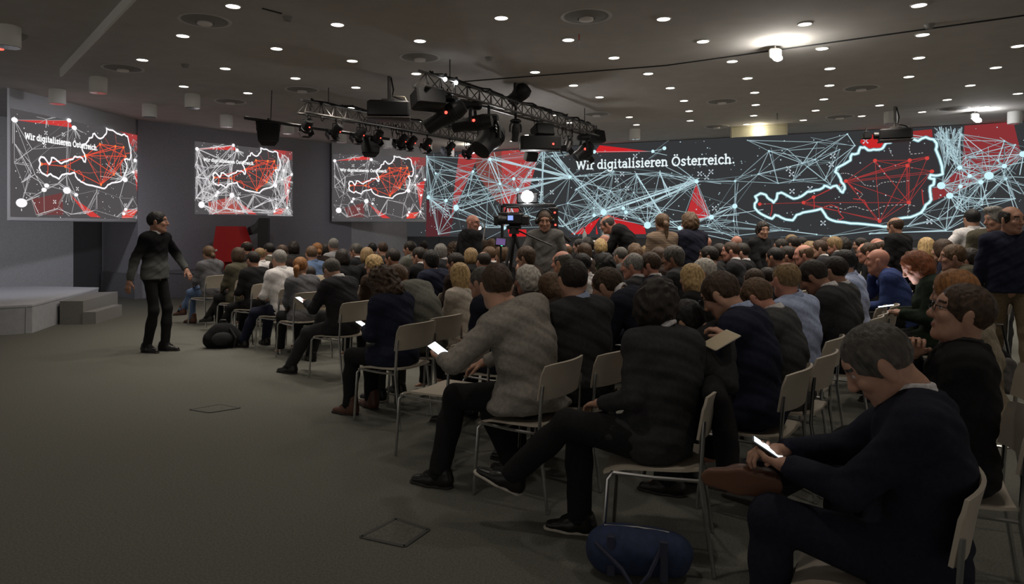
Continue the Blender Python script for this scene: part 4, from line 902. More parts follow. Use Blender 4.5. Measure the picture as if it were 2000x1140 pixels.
class Pose:
    """joints of one figure, local frame: faces +Y, its right hand at +X"""
    def __init__(s, sit=True, lean=.04, side=0, twist=0, yaw=0, pitch=.08, roll=0, wr=None, wl=None, er=(.55, -.5, -.75), el=(-.55, -.5, -.75), ar=None, al=None, kr=(0.05, 1, .35), kl=(-.05, 1, .35), fr=None, fl=None, hr=.5, hl=.5, fem=False, bulk=1.0, pz=None, px=0, slump=0, palm_r=None, palm_l=None, neck=.30, headup=0, tails=(), slim=1.0, dr=None, dl=None):
        s.sit = sit; s.fem = fem; s.bulk = bulk; s.kw = dict(); f = .93 if fem else 1.0; s.f = f
        P = s.P = A(px, 0, pz if pz else (.545 if sit else .93))
        lean = lean if sit or lean > .2 else lean - .05
        d1_ = nrm(A(math.sin(side * .6), math.sin(lean * .6 - slump), 1 - abs(lean) * .12)); d2_ = nrm(A(math.sin(side * 1.1), math.sin(lean * 1.5 + slump + .06), math.cos(lean * 1.5 + slump)))
        s.mid = P + .27 * d1_; s.nb = s.mid + .245 * d2_; s.U = d2_
        Rz = rot('z', twist); X = Rz @ A(1, 0, 0); X = nrm(X - d2_ * (X @ d2_)); s.X = X; s.F = np.cross(d2_, X)
        sw = .178 * f
        s.sh = {1: s.nb - .055 * d2_ + X * sw, -1: s.nb - .055 * d2_ - X * sw}
        s.hipX = nrm(rot('z', twist * .2) @ A(1, 0, 0)); s.hip = {1: P + s.hipX * .088, -1: P - s.hipX * .088}
        nd = nrm(d2_ + (neck * (1 if pitch > -.1 else .4) + .85 * max(0, pitch - .08)) * s.F); s.headc = s.nb + nd * .144 + A(0, 0, headup)
        s.HR = rot('z', twist * .8 + yaw) @ rot('x', -pitch) @ rot('y', roll) * 1.09
        if wr is None: wr = s.hip[1] + A(.0, .30, .10) if sit else s.sh[1] + A(.09, .05, -.52)
        if wl is None: wl = s.hip[-1] + A(-.0, .30, .10) if sit else s.sh[-1] + A(-.09, .05, -.52)
        s.el = {}; s.wr = {}
        for k, w_, e_ in ((1, wr, er), (-1, wl, el)): s.el[k], s.wr[k] = ik(s.sh[k], w_, .285 * f, .255 * f, e_)
        if ar is None: ar = A(.13, .44, .085) if sit else A(.10, 0, .085)
        if al is None: al = A(-.13, .44, .085) if sit else A(-.10, 0, .085)
        s.kn = {}; s.an = {}
        for k, a_, h_ in ((1, ar, kr), (-1, al, kl)): s.kn[k], s.an[k] = ik(s.hip[k], a_, .425, .435, h_)
        s.ft = {1: nrm(fr if fr is not None else (.2, 1, 0)), -1: nrm(fl if fl is not None else (-.2, 1, 0))}
        s.curl = {1: hr, -1: hl}; s.palm = {1: palm_r, -1: palm_l}; s.hd = {1: dr, -1: dl}
        s.top = s.headc[2] + .138 * (1 - .12 * abs(pitch)); s.tails = tails; s.slim = slim if sit else min(slim, .90)
    def fz(s, k):
        f = s.ft[k]; u = nrm(s.kn[k] - s.an[k]); u = u if u[2] < .5 else A(0, 0, 1); return nrm(u - f * (u @ f))
    def torso(s, o=0.0, arms=True, hip=True):
        """torso and arms grown by o"""
        b = s.bulk; q = Sol(); U, X, F = s.U, s.X, s.F; w = s.f
        wa = 1.32 if not s.fem else 1.28
        q.cone(s.P + A(0, -.01, .0), s.P + (s.mid - s.P) * .55, (.112 + o) * b, (.104 + o) * b, .05, s.hipX, wa)
        q.cone(s.P + (s.mid - s.P) * .5, s.mid + U * .02, (.106 + o) * b, (.112 + o) * b, .06, X, wa * 1.02)
        q.cone(s.mid, s.nb - U * .10, (.112 + o) * b, (.108 + o) * b, .06, X, (1.42 if not s.fem else 1.28))
        q.cone(s.nb - U * .075 - X * .10 * w - F * .01, s.nb - U * .075 + X * .10 * w - F * .01, .082 + o, .082 + o, .05)
        if o < 0: q.cone(s.nb - U * .02 - F * .005, s.nb + U * .03 + F * .01, .058, .050, .04)
        if s.fem:
            for k in (1, -1): q.ell(s.mid + U * .06 + F * .095 + X * k * .065, (.062 + o, .055 + o, .06 + o), k=.05)
        for k in (1, -1):
            q.cone(s.nb - U * .030 + X * k * .05 - F * .004, s.sh[k] + U * .006, .046 + o, (.053 + o), .05)
            if arms:
                q.cone(s.sh[k] - U * .01, s.el[k], (.054 + o * 1.0) * (.5 + b * .5), .042 + o * 1.0, .035); q.cone(s.el[k], s.wr[k], .041 + o * 1.0, .027 + o * .9, .02)
        return q
    def legs(s, o=0.0, shank=1.0):
        q = Sol(); b = (.5 + .5 * s.bulk) * s.slim; m = s.slim
        q.cone(s.P + s.hipX * -.05 + A(0, -.015, .01), s.P + s.hipX * .05 + A(0, -.015, .01), .115 * m + o, .115 * m + o, .05)
        for k in (1, -1):
            q.cone(s.hip[k] + A(0, 0, -.0), s.kn[k], (.086 + o) * b, (.058 + o) * m, .05); q.cone(s.kn[k], s.kn[k] + (s.an[k] - s.kn[k]) * .4, .056 * m + o, (.053 * m + o), .03); q.cone(s.kn[k] + (s.an[k] - s.kn[k]) * .4, s.an[k], .053 * m + o, .036 * m + o, .03)
        return q

def xf(V, R, t): return V @ np.asarray(R).T + t
def joinm(parts):
    V, Q, M, n = [], [], [], 0
    for v, q, m in parts: V.append(v); Q.append(q + n); M.append(np.broadcast_to(m, len(q))); n += len(v)
    return np.concatenate(V), np.concatenate(Q), np.concatenate(M)
def hand_frame(p, k):
    d = nrm(p.hd[k]) if p.hd[k] is not None else nrm(p.wr[k] - p.el[k]); up = A(0, 0, 1) if p.palm[k] is None else -nrm(p.palm[k])
    if p.palm[k] is None and abs(d[2]) > .8: up = A(-k, 0, 0) * -1
    z = up - d * (up @ d); z = nrm(z); x = np.cross(d, z); return np.stack([x, d, z], 1)
BODYC = {}
def body_mesh(p, key, hh, hb, hf):
    """head at hh, hidden torso and limbs at hb, hands at hf"""
    if key in BODYC: return BODYC[key]
    t = p.torso(-.006, True); l = p.legs(-.006); t.p += l.p
    for k in (1, -1): t.cone(p.an[k] - p.fz(k) * .02, p.an[k] + p.ft[k] * .12 - p.fz(k) * .060, .028, .016, .03)
    V, Q = t.mesh(hb); parts = [(V, Q, 0)]
    hv, hq, hm = head_mesh(hh, p.fem); parts.append((xf(hv, p.HR, p.headc), hq, hm))
    n = Sol().cone(p.headc + p.HR @ A(0, -.028, -.06), p.nb + p.F * .008 - p.U * .03, .050 * p.f, .058 * p.f, .02); v, q = n.mesh(.012); parts.append((v, q, 0))
    for k in (1, -1):
        hk = (hf, k, p.curl[k])
        if hk not in HANDC: HANDC[hk] = hand_mesh(hf, -k, p.curl[k])
        v, q = HANDC[hk]; parts.append((xf(v * (.92 if p.fem else 1), hand_frame(p, k), p.wr[k]), q, 0))
    BODYC[key] = joinm(parts); return BODYC[key]
def folds(V, amp, fr=22, ph=0):
    x, y, z = V.T; n = np.sin(z * fr + 2.2 * np.sin(x * fr * .45 + ph)) * np.sin(y * fr * .7 + x * fr * .6 + ph) + .5 * np.sin(z * fr * 2.1 + x * fr * 1.3 + ph)
    c = V.mean(0); d = V - c; d[:, 2] *= .3; d /= (np.linalg.norm(d, axis=1)[:, None] + 1e-6)
    return V + d * (amp * n)[:, None]
def top_mesh(p, kind, h):
    o = {'suit': .017, 'coat': .024, 'shirt': .011, 'jumper': .014, 'hoodie': .020, 'dress': .010}[kind]
    q = p.torso(o, True)
    low = {'suit': .10, 'coat': .16, 'hoodie': .05, 'shirt': .03, 'jumper': .04, 'dress': .20}[kind]
    if p.sit:
        q.cone(p.P + A(0, -.04, 0), p.P + A(0, .0, .0), .125 + o * .6, .12 + o * .6, .05, p.hipX, 1.32)
        if kind in ('suit', 'coat', 'dress'):
            for k in (1, -1): q.cone(p.hip[k], p.hip[k] + (p.kn[k] - p.hip[k]) * min(.8, low * 2.2), .094 + o, .080 + o, .05)
        q.plane(p.P + A(0, 0, -.085), (0, -.1, -1), .35)
        for a_, b_, ra, rb, u_, f_ in p.tails: q.cone(p.P + A(*a_), p.P + A(*b_), ra, rb, .03, A(*u_), f_)
    else:
        q.cone(p.P + A(0, 0, .08), p.P + A(0, 0, -low), .116 + o, .116 + o, .04, p.hipX, 1.42); q.plane(p.P + A(0, 0, -low), (0, 0, -1), .4)
    for k in (1, -1): d = nrm(p.wr[k] - p.el[k]); q.plane(p.wr[k] - d * .012, d, .10)
    if kind in ('suit', 'coat'):      # collar roll and lapels
        c = p.nb + p.U * .012 + p.F * .006
        for a in range(-4, 5):
            an = a * .42 - math.pi / 2; an2 = (a + 1) * .42 - math.pi / 2
            if a < 4: q.cone(c + .083 * (math.cos(an) * p.X + math.sin(an) * p.F) - p.U * .018 * abs(a) / 2, c + .083 * (math.cos(an2) * p.X + math.sin(an2) * p.F) - p.U * .018 * abs(a + 1) / 2, .015, .015, .012)
    if kind == 'jumper':
        c = p.nb - p.U * .006 + p.F * .006
        for a in range(12):
            t0, t1 = a * .5236, (a + 1) * .5236; g_ = lambda t: c + .068 * (math.cos(t) * p.X + math.sin(t) * p.F) - p.U * .02 * max(0, math.sin(t)); q.cone(g_(t0), g_(t1), .013, .013, .015)
    if kind == 'hoodie': q.cone(p.nb - p.F * .075 - p.X * .05, p.nb - p.F * .075 + p.X * .05, .055, .055, .03).cone(p.nb - p.F * .10 - p.U * .05, p.nb - p.F * .11 - p.U * .12, .055, .04, .03, p.X, 1.6)
    V, Q = q.mesh(h); return folds(folds(V, .0050, 26, .7), .0028, 52, 1.3), Q
def leg_mesh(p, h, o=.012, cut=.0):
    q = p.legs(o)
    for k in (1, -1):
        d = nrm(p.an[k] - p.kn[k]); q.cone(p.kn[k] + (p.an[k] - p.kn[k]) * .3, p.an[k], .066 * p.slim + o * .2, .058 * p.slim + o * .2, .02); q.plane(p.an[k] + d * .012, d, .13)
    V, Q = q.mesh(h); return folds(V, .003, 24, 1.9), Q
def collar_mesh(p, h=.006):
    """shirt collar standing round the neck"""
    s = Sol(); ax = nrm(p.headc + p.HR @ A(0, -.045, -.10) - p.nb + p.U * .06); c = p.nb + p.F * .006 + p.U * .018
    X = nrm(p.X - ax * (p.X @ ax)); F = np.cross(ax, X); n = 16
    pts = [(c + (.067 * math.cos(a) * X + .071 * math.sin(a) * F) - ax * .022 * max(0, math.sin(a)), a) for a in [math.radians(115 + 310 * k / n) for k in range(n + 1)]]
    for (a, _), (b, _) in zip(pts[:-1], pts[1:]):
        s.cone(a, b, .0085, .0085, .004); s.cone(a + ax * .030 - (a - c) * .10, b + ax * .030 - (b - c) * .10, .0075, .0075, .012); s.cone((a + a + ax * .022) / 2, (b + b + ax * .022) / 2, .008, .008, .01)
    return s.mesh(h)
def shoe_sol(kind):
    s = Sol()
    s.cone((0, -.055, -.045), (0, .05, -.052), .036, .038, .03, (1, 0, 0), 1.05).cone((0, .05, -.055), (0, .155, -.062), .040, .026, .03, (1, 0, 0), 1.15).cone((0, -.035, .0), (0, -.03, -.05), .044, .040, .03).cone((0, .0, -.01), (0, .06, -.04), .038, .034, .03)
    if kind == 'boot': s.cone((0, -.025, .06), (0, -.03, -.03), .052, .045, .03)
    s.plane((0, 0, -.080), (0, 0, -1)); return s
def sock_mesh(p, k, h=.010):
    s = Sol()
    if k:
        d = nrm(p.an[k] - p.kn[k]); s.cone(p.an[k] - d * .10, p.an[k] + d * .01, .048, .045, .02).cone(p.an[k] + d * .01, p.an[k] + p.ft[k] * .075 - p.fz(k) * .036, .043, .034, .03)
    return s.mesh(h)
SHOEC = {}
def shoe_meshes(kind, h=.008):
    if kind not in SHOEC:
        V, Q = shoe_sol(kind).mesh(h)
        so = Sol().cone((0, -.05, -.078), (0, .06, -.078), .040, .046, .02).cone((0, .06, -.078), (0, .160, -.078), .046, .032, .02); so.plane((0, 0, -.085), (0, 0, -1)); so.plane((0, 0, -.068), (0, 0, 1)); SHOEC[kind] = ((V, Q), so.mesh(h * .8))
    return SHOEC[kind]
# ------------------------------------------------------------------ figures
SKIN = {'fair': (.42, .235, .165), 'mid': (.36, .19, .13), 'tan': (.29, .145, .095), 'pink': (.47, .22, .16)}
def skin(n): return mat('skin_' + n, SKIN[n], .55, noise=.06, nscale=60, spec=.35)
M_LIP = mat('lips', (.30, .13, .10), .5); M_BROW = mat('eyebrow', (.05, .03, .02), .9); M_EYE = mat('eye_white', (.6, .57, .54), .3); M_IRIS = mat('eye_iris', (.03, .02, .015), .2)
HAIR = {'dark': (.018, .013, .010), 'brown': (.050, .029, .017), 'lbrown': (.105, .062, .034), 'ginger': (.24, .105, .035), 'red': (.20, .065, .025), 'blond': (.40, .27, .12), 'dblond': (.22, .145, .07), 'grey': (.20, .19, .175), 'dgrey': (.075, .068, .06), 'white': (.46, .43, .38), 'black': (.010, .009, .009)}
def hairm(n): return mat('hair_' + n, HAIR[n], .55, noise=.45, nscale=70, bump=.6, bscale=90, stretch=(1, 1, .25), spec=.3)
CLOTH = {'black': (.013, .013, .014), 'charcoal': (.034, .034, .036), 'dgrey': (.055, .055, .056), 'grey': (.25, .23, .205), 'mgrey': (.10, .095, .09), 'navy': (.016, .019, .036), 'dnavy': (.014, .015, .026), 'blue': (.035, .055, .16), 'lblue': (.36, .42, .60), 'denim': (.10, .15, .26), 'white': (.62, .60, .60), 'cream': (.55, .49, .42), 'olive': (.075, .068, .048), 'greyg': (.135, .135, .118), 'brown': (.045, .028, .020), 'dbrown': (.026, .017, .014), 'green': (.22, .42, .16), 'dgreen': (.020, .030, .020), 'khaki': (.125, .095, .058), 'jeans': (.035, .042, .065), 'beige': (.26, .22, .16), 'pink': (.42, .30, .32), 'greyj': (.115, .115, .125), 'stripe': (.30, .22, .16), 'check': (.45, .44, .45), 'suit': (.024, .024, .027)}
def cloth(n):
    if n in ('stripe', 'check', 'ombre') and 'cloth_' + n not in MATS:
        m = mat('cloth_' + n, CLOTH.get(n, (.05, .05, .05)), 1.0, bump=.3, bscale=300, spec=.05); nt = m.node_tree; b = nt.nodes['Principled BSDF']; tc = nt.nodes['Texture Coordinate']; 
        if n == 'ombre':
            sp = nt.nodes.new('ShaderNodeSeparateXYZ'); rp = nt.nodes.new('ShaderNodeValToRGB'); nt.links.new(tc.outputs['Object'], sp.inputs[0]); mr = nt.nodes.new('ShaderNodeMapRange'); mr.inputs[1].default_value = .85; mr.inputs[2].default_value = 1.45
            nt.links.new(sp.outputs['Z'], mr.inputs[0]); nt.links.new(mr.outputs[0], rp.inputs[0])
            rp.color_ramp.elements[0].position = .30; rp.color_ramp.elements[0].color = (.10, .105, .10, 1); rp.color_ramp.elements[1].position = .62; rp.color_ramp.elements[1].color = (.010, .010, .011, 1)
            nt.links.new(rp.outputs[0], b.inputs['Base Color'])
        else:
            wv = nt.nodes.new('ShaderNodeTexWave'); wv.bands_direction = 'Z'; wv.inputs['Scale'].default_value = 14; rp = nt.nodes.new('ShaderNodeValToRGB')
            rp.color_ramp.elements[0].color = (*[c * .35 for c in CLOTH[n]], 1); rp.color_ramp.elements[1].color = (*CLOTH[n], 1)
            nt.links.new(tc.outputs['Object'], wv.inputs[0]); nt.links.new(wv.outputs[0], rp.inputs[0]); nt.links.new(rp.outputs[0], b.inputs['Base Color'])
        return m
    return mat('cloth_' + n, CLOTH[n], .92, noise=.18, nscale=55, bump=.35, bscale=320, spec=.15)
M_SHOE = mat('shoe_black', (.010, .009, .009), .35); M_SHOEB = mat('shoe_brown', (.085, .035, .022), .45); M_SOLE = mat('sole_white', (.42, .39, .34), .7); M_SOLED = mat('sole_dark', (.02, .018, .016), .8); M_SOLET = mat('sole_tan', (.13, .06, .035), .6)
POSES = {}
def add_pose(n, **k): POSES[n] = Pose(**k)
H_ = dict(lo=(.013, .026, .010), mid=(.0085, .022, .0055), hi=(.0055, .018, .0040))      # head, hidden body, hands
MC = {}
def cached(key, fn, mats, smooth=True):
    if key not in MC:
        r = fn(); MC[key] = raw_mesh(key[-1], r[0], r[1], mats, r[2] if len(r) > 2 else None, smooth)
    return MC[key]
def sub(name, me, parent, mats=None, M=None, label=None):
    o = bpy.data.objects.new(name, me); link(o, parent)
    if mats:
        for sl, m in zip(o.material_slots, mats): sl.link = 'OBJECT'; sl.material = m
    if M is not None: o.matrix_local = M
    if label: o['label'] = label
    return o
def m4(R, t): 
    M = Matrix([[*R[i], t[i]] for i in range(3)] + [[0, 0, 0, 1]]); return M
def glasses(e, p, red=False):
    mb = MB(); r = lambda q: Vector(p.headc + p.HR @ A(*q))
    for x in (-1, 1):
        mb.tube([r((x * .032 + .024 * math.cos(a), .104, .012 + .018 * math.sin(a))) for a in [6.2832 * k / 14 for k in range(15)]], .0022, 5, False)
        mb.tube([r((x * .056, .103, .016)), r((x * .078, .07, .016)), r((x * .083, -.01, .012)), r((x * .080, -.03, -.005))], .0022, 5)
    mb.tube([r((-.008, .107, .014)), r((.008, .107, .014))], .002, 5)
    mb.build('glasses', mat('glasses_red', (.25, .03, .03), .3) if red else mat('glasses_dark', (.012, .012, .012), .3), e)
NP = [0]
def figure(pose, root, rzv, sc, label, hair='short', hc='brown', top='suit', tc='suit', col=None, leg='black', sk='fair', res='lo', shoes=None, sole=None, group=None, gl=None, key=None):
    p = POSES[pose]; hh, hb, hf = H_[res]; e = empty('person', root, rz=rzv, label=label, cat='person', group=group); e.scale = (sc, sc, sc); NP[0] += 1
    sub('body', cached((pose, res, 'body'), lambda: body_mesh(p, (pose, res), hh, hb, hf), [skin('fair'), M_LIP, M_BROW, M_EYE, M_IRIS]), e, [skin(sk), M_LIP, hairm(hc) if hair != 'bald' else M_BROW, M_EYE, M_IRIS])
    hr = {'lo': .012, 'mid': .008, 'hi': .0055}[res]
    if hair != 'bald':
        sub('hair', cached((hair, res, 'hair'), lambda: hair_mesh(hair, hr), [hairm('brown')]), e, [hairm(hc)], m4(p.HR, p.headc))
    th = {'lo': .020, 'mid': .014, 'hi': .010}[res]
    nm = {'suit': 'jacket', 'coat': 'coat', 'shirt': 'shirt', 'jumper': 'jumper', 'hoodie': 'hooded_jacket', 'dress': 'dress'}[top]
    sub(nm, cached((pose, res, top, nm), lambda: top_mesh(p, top, th), [cloth('black')]), e, [cloth(tc)])
    sub('trousers', cached((pose, res, 'trousers'), lambda: leg_mesh(p, th * 1.1), [cloth('black')]), e, [cloth(leg)])
    if col is None and top == 'shirt': col = tc
    if col: sub('collar', cached((pose, res, 'collar'), lambda: collar_mesh(p, .010 if res == 'lo' else .006), [cloth('white')]), e, [cloth(col)])
    if shoes:
        for k in (1, -1): sub('sock', cached((pose, k, 'sock'), lambda: sock_mesh(p, k), [cloth('black')]), e, [cloth('black')])
        (v, q), (sv, sq) = shoe_meshes('boot' if shoes == 'boot' else 'shoe'); us = cached(('shoe', shoes == 'boot', 'shoe'), lambda: (v, q), [M_SHOE]); ss_ = cached(('shoe', 'sole'), lambda: (sv, sq), [M_SOLED])
        for k in (1, -1):
            f = p.ft[k]; z = p.fz(k); x = np.cross(f, z); R = np.stack([x, f, z], 1)
            so = sub('shoe', us, e, [M_SHOEB if shoes in ('boot', 'brown') else M_SHOE], m4(R, p.an[k])); sub('sole', ss_, so, [M_SOLE if sole else M_SOLET if shoes == 'brown' else M_SOLED])
    if gl: glasses(e, p, gl == 'red')
    return e

# ------------------------------------------------------------------ chairs: two pale moulded shells on a chrome frame
M_SHELL = mat('chair_shell', (.40, .355, .29), .5, noise=.04, nscale=8, spec=.35)
def chair_meshes():
    N = 9; g = []
    for i in range(N):
        y = -.20 + .44 * i / (N - 1); f = i / (N - 1)
        g.append([Vector((x * (.225 - .02 * (1 - f)) * (1 - .10 * (abs(x) ** 8) * (abs(2 * f - 1) ** 8)), y, .452 - .012 * (1 - x * x) - .035 * max(0, f - .72) ** 2 / .078 + .012 * (1 - f) ** 2)) for x in [-1 + 2 * j / 10 for j in range(11)]])
    seat = MB().sheet(g, .013).mesh('seat', M_SHELL); g = []
    for i in range(7):
        f = i / 6; z = .615 + .205 * f; b = -.205 - .035 * f - .02 * max(0, f - .7)
        g.append([Vector((x * (.232 if f < .8 else .232 - .015 * (f - .8) / .2), b - .045 * (1 - x * x) + .012 * abs(x) ** 6, z - (.012 * abs(x) ** 6 if f > .8 else 0))) for x in [-1 + 2 * j / 10 for j in range(11)]])
    back = MB().sheet(g, .013).mesh('backrest', M_SHELL)
    legs = []
    for s in (-1, 1):
        legs.append(MB().tube([(s * .205, .17, .430), (s * .222, .195, .428), (s * .232, .215, .40), (s * .240, .245, .004)], .0105, 8).mesh('leg', M_CHROME))
        legs.append(MB().tube([(s * .222, -.222, .70), (s * .228, -.215, .60), (s * .232, -.205, .43), (s * .240, -.265, .004)], .0105, 8).mesh('leg', M_CHROME))
    rails = [MB().tube([(s * .222, .19, .428), (s * .226, 0, .424), (s * .232, -.205, .43)], .009, 6).mesh('seat_rail', M_CHROME) for s in (-1, 1)]
    cr = MB().tube([(-.222, .05, .424), (.222, .05, .424)], .009, 6).mesh('cross_bar', M_CHROME)
    return [('seat', seat), ('backrest', back)] + [('leg', l) for l in legs] + [('seat_rail', r) for r in rails] + [('cross_bar', cr)]
CHAIR = chair_meshes()
def chair(x, y, a, label):
    e = empty('chair', (x, y, 0), rz=a, label=label, cat='chair', group='pale shell chairs in the audience rows')
    for n_, me in CHAIR: link(bpy.data.objects.new(n_, me), e)
    return e

# ------------------------------------------------------------------ shared poses
add_pose('upright', yaw=-.28, twist=-.10); add_pose('away', yaw=-.42, twist=-.30, bulk=1.07); add_pose('upright_f', fem=True, yaw=-.28, twist=-.1, wr=A(.10, .30, .66), wl=A(-.06, .32, .66))
add_pose('down', lean=.12, pitch=.55, slump=.04, wr=A(.07, .34, .78), wl=A(-.07, .34, .78), hr=.8, hl=.8)
add_pose('down_f', fem=True, lean=.10, pitch=.5, wr=A(.07, .30, .76), wl=A(-.07, .30, .76))
add_pose('left', yaw=.15, twist=.05); add_pose('left_f', yaw=.25, fem=True)
add_pose('right', yaw=-.8, twist=-.12); add_pose('right_f', yaw=-.8, fem=True)
add_pose('bent', lean=.42, slump=.10, pitch=.30, wr=A(.10, .48, .66), wl=A(-.10, .48, .66))
add_pose('chin', lean=.22, pitch=.05, wr=A(.06, .27, 1.02), wl=A(-.05, .34, .68), er=(.3, .3, -1))
add_pose('tilt', side=.16, roll=.12, pitch=.12, yaw=-.3); add_pose('tilt_left', side=-.16, roll=-.1, yaw=.35)
add_pose('folded', lean=-.05, slump=.05, wr=A(-.12, .22, .86), wl=A(.12, .20, .84))

HEAD = .98
PLACED = []
def seat(px, py, label, pose='upright', hair='short', hc='brown', top='suit', tc='suit', col=None, leg='black', sk='fair', a=None, Y=None, sc=None, res=None, chairlab=None, withchair=True, **kw):
    """seat a figure so that the crown of its head meets the image ray through (px, py)"""
    p = POSES[pose]; a = HEAD if a is None else a
    if sc is None: sc = (.955 if p.fem else 1.0)
    zt = p.top * sc
    if Y is None: Y = (CH - zt) * FPX / (py - HZ) if py > HZ + 4 else 40
    k = (px - 1000) / FPX; lim = (22.53 - (0 + 3.5) * .4656) / (1 + .4656 * k) - 1.0   # a metre short of the projection wall
    lim = min(lim, (16.6 if px > 760 else 16.0))
    if px < 620: lim = min(lim, 13.4)
    if Y > lim: Y = lim
    need = CH - (py - HZ) * Y / FPX; sc = min(1.09, max(.87, need / p.top))
    X = k * Y; c, s_ = math.cos(a), math.sin(a); hx, hy = p.headc[0] * sc, p.headc[1] * sc
    root = (X - (c * hx - s_ * hy), Y - (s_ * hx + c * hy), 0)
    if res is None: res = 'hi' if Y < 4.6 else 'mid' if Y < 8.5 else 'lo'
    e = figure(pose, root, a, sc, label, hair, hc, top, tc, col, leg, sk, res, group='seated audience', **kw)
    PLACED.append((root[0], root[1], Y, px, py))
    if withchair: chair(root[0], root[1], a, chairlab or 'pale shell chair under the ' + label)
    return e
# ------------------------------------------------------------------ the nearest sitters
def phone(p, R, label, bright=6.0, size=(.068, .14, .009)):
    e = empty('phone', p, label=label, cat='phone', group='glowing phones'); e.rotation_euler = Matrix(R.tolist() if hasattr(R, 'tolist') else R).to_euler()
    MB().box((0, 0, 0), size, None, .004).build('phone_body', M_BLACK, e)
    MB().box((0, 0, size[2] / 2 + .0008), (size[0] * .9, size[1] * .9, .001)).build('screen', mat('phone_screen_%d' % int(bright * 10), (1, 1, 1), emit=(.80, .93, 1.0), estr=bright), e)
    return e
def tow(e, v):      # figure-local point to world
    M = Matrix.Translation(e.location) @ Matrix.Rotation(e.rotation_euler[2], 4, 'Z') @ Matrix.Scale(e.scale[0], 4); return M @ Vector(v)

add_pose('hero_grey', lean=.15, side=-.16, slump=.05, pitch=.22, yaw=-.45, twist=-.30, wl=A(-.24, .44, .74), wr=A(.05, .36, .68), el=(-.9, -.6, -.2), hl=.35, al=A(-.24, .47, .085), ar=A(.12, .20, .085), palm_l=A(.3, .2, 1), bulk=1.06, tails=[((-.15, .03, .03), (-.18, .08, -.05), .055, .05, (0, 1, 0), 1.8), ((.02, -.13, .0), (.05, -.17, -.04), .05, .04, (1, 0, 0), 2.6)])
e = figure('hero_grey', (.11, 4.11, 0), .98, 1.06, 'man in a light grey suit leaning over his lit phone, nearest aisle', 'short', 'brown', 'suit', 'grey', None, 'black', 'fair', 'hi', shoes='shoe', group='seated audience')
chair(.11, 4.11, .98, 'pale shell chair under the man in the light grey suit')
P_ = POSES['hero_grey']; R0 = rot('z', .98) @ hand_frame(P_, -1); hp = tow(e, P_.wr[-1]) + Vector(R0 @ A(.01, .10, -.040))
phone(hp, rot('z', 1.05) @ rot('x', .5) @ rot('y', -.35), 'bright phone in the hand of the man in light grey suit', 3.2, (.072, .15, .009))

add_pose('hero_woman', fem=True, lean=-.08, side=.10, slump=.06, twist=-.85, yaw=-1.5, pitch=.0, wr=A(.22, -.34, 1.02), er=(-.2, -.7, -1), wl=A(-.02, .28, .70), el=(-.7, -.5, -.5), al=A(-.02, .74, .30), kl=(-.2, .6, 1), ar=A(.06, .40, .085), fl=(-.10, 1, .42), fr=(0, 1, 0), bulk=1.22, hr=.7, dr=A(.2, .6, .35))
e = figure('hero_woman', (.72, 3.38, 0), 1.30, 1.0, 'dark-haired woman in charcoal dress, legs crossed, arm over her chair back', 'wavy', 'dark', 'dress', 'charcoal', 'white', 'black', 'fair', 'hi', shoes='shoe', sole=True, group='seated audience')
chair(.72, 3.38, 1.30, 'pale shell chair under the dark-haired woman with crossed legs')
P_ = POSES['hero_woman']; hp = tow(e, P_.wr[1])
nb_ = empty('notebook', W(1408, 664, 3.42), rz=.5, label='cream notebook held up by the dark-haired woman in charcoal', cat='notebook'); nb_.rotation_euler = (.15, -.42, .3)
MB().box((0, 0, 0), (.16, .11, .010), None, .003).build('cover', mat('notebook_cover', (.45, .38, .26), .7), nb_); MB().box((.004, 0, 0), (.155, .112, .006)).build('pages', mat('paper', (.65, .6, .5), .8), nb_)

add_pose('hero_phone', lean=-.04, slump=.11, pz=.525, pitch=.62, yaw=.10, twist=.05, wl=A(-.06, .37, .77), wr=A(.03, .41, .79), hl=.8, hr=.7, el=(-.8, -.4, -.6), er=(.8, -.4, -.6), al=A(-.12, .42, .17), ar=A(.03, .50, .69), kr=(1, .5, .45), fr=(-.35, 1, .10), fl=(-.2, 1, -.4), palm_l=A(.1, .1, 1), palm_r=A(-.2, 0, -1), bulk=1.06)
HX, HY, HA = 1.295, 2.22, 1.05
e = figure('hero_phone', (HX, HY, 0), HA, .99, 'man in a dark navy suit looking down at his phone, largest in front', 'short', 'dgrey', 'suit', 'dnavy', 'white', 'dnavy', 'fair', 'hi', shoes='brown', group='seated audience')
chair(HX - .10, HY + .02, HA, 'pale shell chair under the navy-suited phone reader in front')
P_ = POSES['hero_phone']; phone(tow(e, (P_.wr[-1] + A(.035, .07, .035))), rot('z', 1.25) @ rot('x', .55), 'phone between the hands of the navy-suited man in front', 1.6, (.066, .125, .009))

add_pose('hero_glasses', lean=-.10, slump=.02, pitch=-.22, yaw=.12, wr=A(.0, .15, 1.02), er=(.4, .5, -1), wl=A(-.06, .26, .70), al=A(-.10, .44, .085), ar=A(-.26, .72, .40), kr=(.1, .7, 1), fr=(-.1, 1, .15), hr=.9, bulk=1.05)
seat(1878, 553, 'man with glasses and grey-brown hair, chin raised, in black', 'hero_glasses', 'short', 'brown', 'suit', 'black', 'dgrey', 'black', 'fair', a=1.08, Y=2.95, res='hi', shoes='shoe', gl=True, chairlab='pale shell chair under the man in black with glasses')

